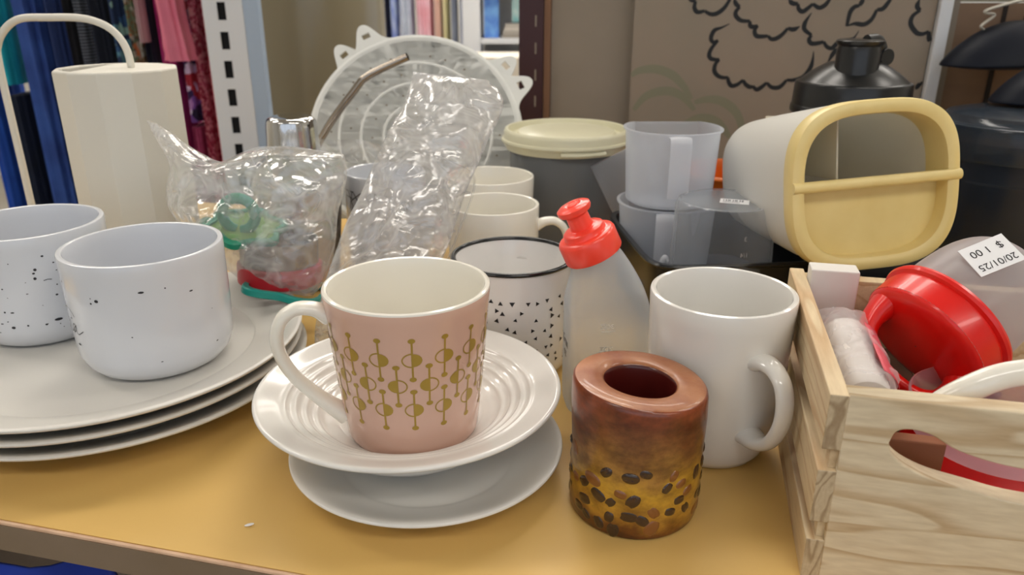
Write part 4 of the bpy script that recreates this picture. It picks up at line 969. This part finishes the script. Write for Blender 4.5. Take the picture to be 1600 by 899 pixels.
shape('tray_plate', ins, [], .0020, M['yellow'], t, (0, 0, -.0060), None, .0003)
obj('cross_bar', tube([(-A-.0004, .0035, .0070), (0, .0035, .0072), (A+.0004, .0035, .0070)], .0040, 14, 6, up=(0, 0, 1), flat=.9), M['yellow'], t)
obj('bar_web', box(-A+.009, A-.009, .0018, .0038, -.0180, .0060), M['yellow'], t, smooth=False)
obj('divider', box(-.0165, -.0150, .0040, B-.0090, -.138, -.0190), M['inwhite'], t, smooth=False, bevel=.0004)

# black bin the drainer rests on
bn = thing('black_bin', 'black open bin under the cutlery holder, behind the crate', 'bin', (.3060, .5530, 0), (0, 0, R(-12)))
def rb(a, b_, z, e=6): return [(x, y, z) for x, y in sellipse(a, b_, e, 80)]
obj('bin_shell', loft([rb(.036, .044, 0), rb(.038, .046, .003), rb(.0430, .0520, .0660), rb(.0460, .0550, .0670), rb(.0460, .0550, .0700), rb(.0430, .0520, .0700), rb(.0410, .0500, .0660), rb(.0360, .0440, .0050)], cap0=True, cap1=True), M['blackpl'], bn)

# shaker bottle with black lid
t = thing('shaker_bottle', 'shaker bottle with glossy black spouted lid behind the cutlery holder', 'shaker bottle', (.3220, .7460, 0))
obj('bottle_body', lathe(smooth_prof([(0, .001), (.036, .0005), (.0385, .004), (.042, .06), (.0485, .150), (.0495, .1700)], 4), 80), M['frost'], t)
obj('lid_shell', lathe([(.0500, .1580), (.0530, .1580), (.0542, .1600), (.0536, .1650), (.0528, .1660), (.0528, .1680), (.0520, .1850), (.0512, .1868), (.0490, .1872)]+smooth_prof([(.0480, .1880), (.0400, .1945), (.0300, .2010), (.0200, .2050), (0, .2060)], 4), 96), M['blackpl'], t)
sp = thing('spout', '', '', (-.0070, -.0180, .1960)); del sp['label'], sp['category']; sp.parent = t
obj('spout_tube', lathe([(.0190, -.0170), (.0190, .0200), (.0178, .0240), (.0200, .0262), (.0204, .0288), (.0190, .0296), (0, .0298)], 64), M['blackpl'], sp)
obj('flip_arm', tube([(.010, .010, .0270), (.0230, .018, .0270), (.0300, .022, .0200), (.0310, .022, .0080), (.030, .022, .0020)], .0050, 12, 6, flat=1.3), M['blackpl'], sp)
obj('carry_hinge', lathe([(.0, -.006), (.0075, -.006), (.0080, -.005), (.0080, .005), (.0075, .006), (0, .006)], 40), M['blackpl'], sp, loc=(.0330, .022, .0130), rot=(PI/2, 0, R(20)))

# smoky container at the right edge
t = thing('smoky_canister', 'dark smoke-grey round canister with domed lid at the right picture border', 'canister', (.5000, .7600, .0))
obj('canister_body', lathe(smooth_prof([(0, .001), (.064, .0005), (.068, .004), (.0740, .06), (.0780, .126), (.0785, .132)], 4)+[(.0765, .1320), (.072, .06), (.066, .006), (0, .004)], 112), M['smoke'], t)
obj('canister_lid', lathe([(.0790, 0.1170), (.0812, 0.1165), (.0818, 0.1180), (.0812, 0.1450), (.0800, 0.1480), (.0780, 0.1490), (.0740, 0.1485), (.0700, 0.1500), (.0660, 0.1555), (.0500, 0.1590), (.030, 0.1605), (0, 0.1610)], 112), M['smokelid'], t)
for a in (-103, -99):
    c_, s_ = math.cos(R(a)), math.sin(R(a)); obj('side_rib', tube([(.0695*c_, .0695*s_, .012), (.0752*c_, .0752*s_, .06), (.0790*c_, .0790*s_, .106)], .0012, 8, 4), M['clearcup'], t)
# dark navy content inside the smoky canister and under it
tag(obj('navy_tin', lathe([(0, 0), (.060, 0), (.062, .002), (.063, .088), (.061, .090), (0, .090)], 64), M['navypl'], loc=(.5000, .7600, .0045)), 'dark navy round tin inside the smoky canister', 'tin')

# dark ladles and the milky hook
for (x, y, z, s, lab) in ((.5500, .868, .1930, 1.0, 'upper dark navy round ladle bowl hanging before the cardboard box'), (.5560, .7750, .1660, 1.0, 'lower dark navy ladle bowl at the right border above the canister')):
    t = thing('hanging_ladle', lab, 'ladle', (x, y, z), (0, R(-2), 0), 'dark hanging ladles')
    pr = smooth_prof([(0, .0450), (.020, .0436), (.045, .0350), (.066, .0200), (.0780, .0070), (.0815, .0015), (.0800, .0)], 5)+smooth_prof([(.0770, .0005), (.0600, -.003), (.030, -.0045), (0, -.005)], 4)
    obj('ladle_bowl', lathe(pr, 96, sx=1, sy=.55), M['darknavy'], t)
    obj('ladle_handle', tube([(.004, .004, .0430), (.020, .006, .0480), (.045, .010, .052), (.085, .015, .060), (.10, .016, .12), (.10, .016, .26)], .0050, 12, 6, flat=1.6), M['steel2'], t)
    if z > .17: obj('price_tag', box(.014, .040, -.036, -.0355, .018, .036), M['hook'], t, smooth=False, rot=(R(-50), R(35), 0), label='pale price tag')
tag(obj('hanging_hook', tube([(.620, .868, .285), (.560, .868, .2640), (.520, .866, .2530), (.5040, .866, .2480), (.5030, .866, .2450), (.5120, .866, .2440), (.5115, .866, .2410), (.5040, .866, .2350), (.5010, .866, .2310), (.5050, .866, .2285)], [.0030, .0028, .0028, .0026, .0022, .0022, .0024, .0024, .0020, .0016], 12, 6, flat=.6), M['hook']), 'milky plastic hook strip above the upper dark ladle', 'hook')

# ================================================================== bags
def bag(name, parent, left, right, thick, amp, seed, material, nu=80, nv=110, lean=Vector((0, -1, .15)), open_top=True, prof=None, top=None):
    """a crumpled film bag: left and right edges run from bottom to top, two sheets bulge between them"""
    Lp, Rp = smooth_prof(left, 8), smooth_prof(right, 8); bm = bmesh.new(); nrm = lean.normalized(); off = Vector((seed*3.1, seed*1.7, 0))
    def samp(P, f):
        x = f*(len(P)-1); i = min(int(x), len(P)-2); return Vector(P[i]).lerp(Vector(P[i+1]), x-i)
    def cr(p, s): return abs(noise.noise(p*s+off))
    sheets = []
    for sgn in (1, -1):
        G = []
        for j in range(nv+1):
            f = j/nv; a, b_ = samp(Lp, f), samp(Rp, f); row = []
            tp = (prof(f) if prof else 1)
            for i in range(nu+1):
                u = i/nu; p = a.lerp(b_, u); bulge = thick*tp*max(math.sin(PI*u), 0)**.55
                e = min(1, 6*min(u, 1-u)+.25)
                d = (cr(p, 20)*2.1+cr(p, 52)*.85+cr(p, 110)*.16-.6)*amp*e
                d2 = (noise.noise(p*34+off*2)*.9)*amp*.8
                row.append(p+nrm*(sgn*bulge*.5+d)+(b_-a).normalized()*d2*(1 if 0 < i < nu else .6)+Vector((0, 0, (.8*d2 if j == nv else 0)+(top(u)*f**3 if top else 0))))
            G.append(row)
        sheets.append(G)
    F, K = ([[bm.verts.new(v) for v in row] for row in G] for G in sheets)
    for G in (F, K):
        for j in range(nv):
            for i in range(nu): bm.faces.new((G[j][i], G[j][i+1], G[j+1][i+1], G[j+1][i]))
    for j in range(nv):
        bm.faces.new((F[j][0], F[j+1][0], K[j+1][0], K[j][0])); bm.faces.new((F[j][nu], F[j+1][nu], K[j+1][nu], K[j][nu]))
    for i in range(nu):
        bm.faces.new((F[0][i], F[0][i+1], K[0][i+1], K[0][i]))
    return obj(name, bm, material, parent)
# tall clear bag in the middle with a clear tray inside
tb = thing('clear_tray_bag', 'tall crinkled clear plastic bag leaning right behind the pink mug', 'plastic bag', (0, 0, 0))
bag('bag_film', tb, [(-.1480, .5180, .0020), (-.1460, .5250, .0350), (-.1340, .5420, .0800), (-.1060, .5750, .1420), (-.0840, .6020, .1860), (-.0770, .6120, .2070)],
    [(-.0680, .5050, .0020), (-.0680, .5200, .0350), (-.0520, .5500, .0800), (-.0270, .5850, .1400), (-.0070, .6030, .1840), (-.0190, .6080, .2030)], .026, .0042, 2, M['film'], prof=lambda f: 1 if f < .8 else max(.12, 1-(f-.8)*4.5))
mt = Matrix.Rotation(R(-26), 4, 'X'); 
Lc, Uc = Vector((-.1120, .5180, .008)), Vector((.0710, .0880, .1650)).normalized()
Sc = Vector((1, -.02, -.42)); Sc = (Sc-Uc*Sc.dot(Uc)).normalized(); Nc = Sc.cross(Uc)
def trp(a, b_, c_): return Lc+Sc*a+Uc*b_+Nc*c_
rings = []
for ins, dep in ((0, 0), (.0008, .0), (.0025, .0110), (.0060, .0125)):
    rings.append([trp(x, .0900+y, dep-.006) for x, y in sellipse(.0330-ins, .0780-ins, 7, 90)])
obj('clear_tray', loft(rings, cap1=True), M['tint'], tb, label='clear moulded tray inside the bag')
for k in range(4): obj('tray_rib', tube([trp(-.029, .040+.032*k, .0050), trp(0, .046+.032*k, .0058), trp(.029, .052+.032*k, .0050)], .0011, 8, 4), M['tint'], tb)

# left bag with cutters
lb = thing('clear_cutter_bag', 'crumpled clear plastic bag around the coloured cutters, left of the pink mug', 'plastic bag', (0, 0, 0))
bag('bag_film', lb, [(-.2240, .5950, .0460), (-.2560, .5980, .0700), (-.2790, .6050, .1050), (-.2720, .6050, .1360), (-.2790, .6050, .1560), (-.2830, .6020, .1740)],
    [(-.1560, .5600, .0430), (-.1420, .5650, .0620), (-.1370, .5750, .0900), (-.1300, .5850, .1250), (-.1290, .5900, .1460), (-.1330, .5950, .1480)], .060, .0058, 5, M['film'],
    prof=lambda f: .55+.45*math.sin(PI*min(1, f*1.15)) if f < .8 else max(.08, .75-(f-.8)*3.6), top=lambda u: -.026*math.exp(-((u-.30)/.16)**2)-.006*math.exp(-((u-.5)/.2)**2))
obj('folded_flap', loft([[(-.150+.062*u, .5800+.006*math.sin(u*9+v*3), .1480+.016*v-.006*u) for u in [i/30 for i in range(31)]] for v in [j/8 for j in range(9)]], closed=False), M['film2'], lb, label='flat folded bag flap')
def rose(r_, n, amp, z, seg=96): return [(r_*(1+amp*math.cos(n*2*PI*i/seg))*math.cos(2*PI*i/seg), r_*(1+amp*math.cos(n*2*PI*i/seg))*math.sin(2*PI*i/seg), z) for i in range(seg)]
def cutter(name, label, loc, rot, r_, n, amp, h, m, steel_h=.022):
    t = thing(name, label, 'cookie cutter', loc, rot, 'cutters inside the clear bag')
    obj('coloured_band', loft([rose(r_, n, amp, 0), rose(r_+.0010, n, amp, .001), rose(r_+.0010, n, amp, h-.001), rose(r_, n, amp, h), rose(r_-.0040, n, amp, h), rose(r_-.0040, n, amp, 0), rose(r_, n, amp, 0)]), m, t)
    if steel_h: obj('steel_blade', loft([rose(r_-.0016, n, amp, h-.002), rose(r_-.0016, n, amp, h+steel_h), rose(r_-.0022, n, amp, h+steel_h), rose(r_-.0022, n, amp, h-.002)]), M['steel2'], t)
    return t
cutter('star_cutter', 'teal wavy-edged cutter lowest in the clear bag', (-.1800, .5780, .0400), (R(-4), R(14), .3), .0370, 5, .13, .0060, M['teal'], 0)
cutter('round_cutter', 'red-banded round steel cutter in the clear bag', (-.1880, .5850, .0470), (R(-2), R(3), 0), .0310, 2, .04, .0160, M['redr'], .020)
t = cutter('leaf_cutter', 'green leaf-edged cutter with loop grip on top in the clear bag', (-.2130, .5900, .0870), (R(14), R(4), .5), .0290, 6, .10, .0060, M['green'], 0)
bm = loft([rose(.026, 6, .10, .0020), rose(.026, 6, .10, .0040)], cap0=True, cap1=True); obj('lime_plate', bm, M['lime'], t, label='lime green plate')
ring = [(.0125*math.cos(a), 0, .0175+.0140*math.sin(a)) for a in [R(q) for q in range(-80, 261, 20)]]
obj('loop_grip', tube(ring, .0042, 14, 5, up=(0, 1, 0)), M['green'], t, loc=(-.006, -.004, 0), rot=(0, 0, -.4), label='teal-green loop grip')
t = cutter('small_cutter', 'small teal scalloped cutter left of the looped one in the bag', (-.2400, .5960, .0800), (R(10), R(18), 0), .0155, 5, .12, .0090, M['green'], 0)
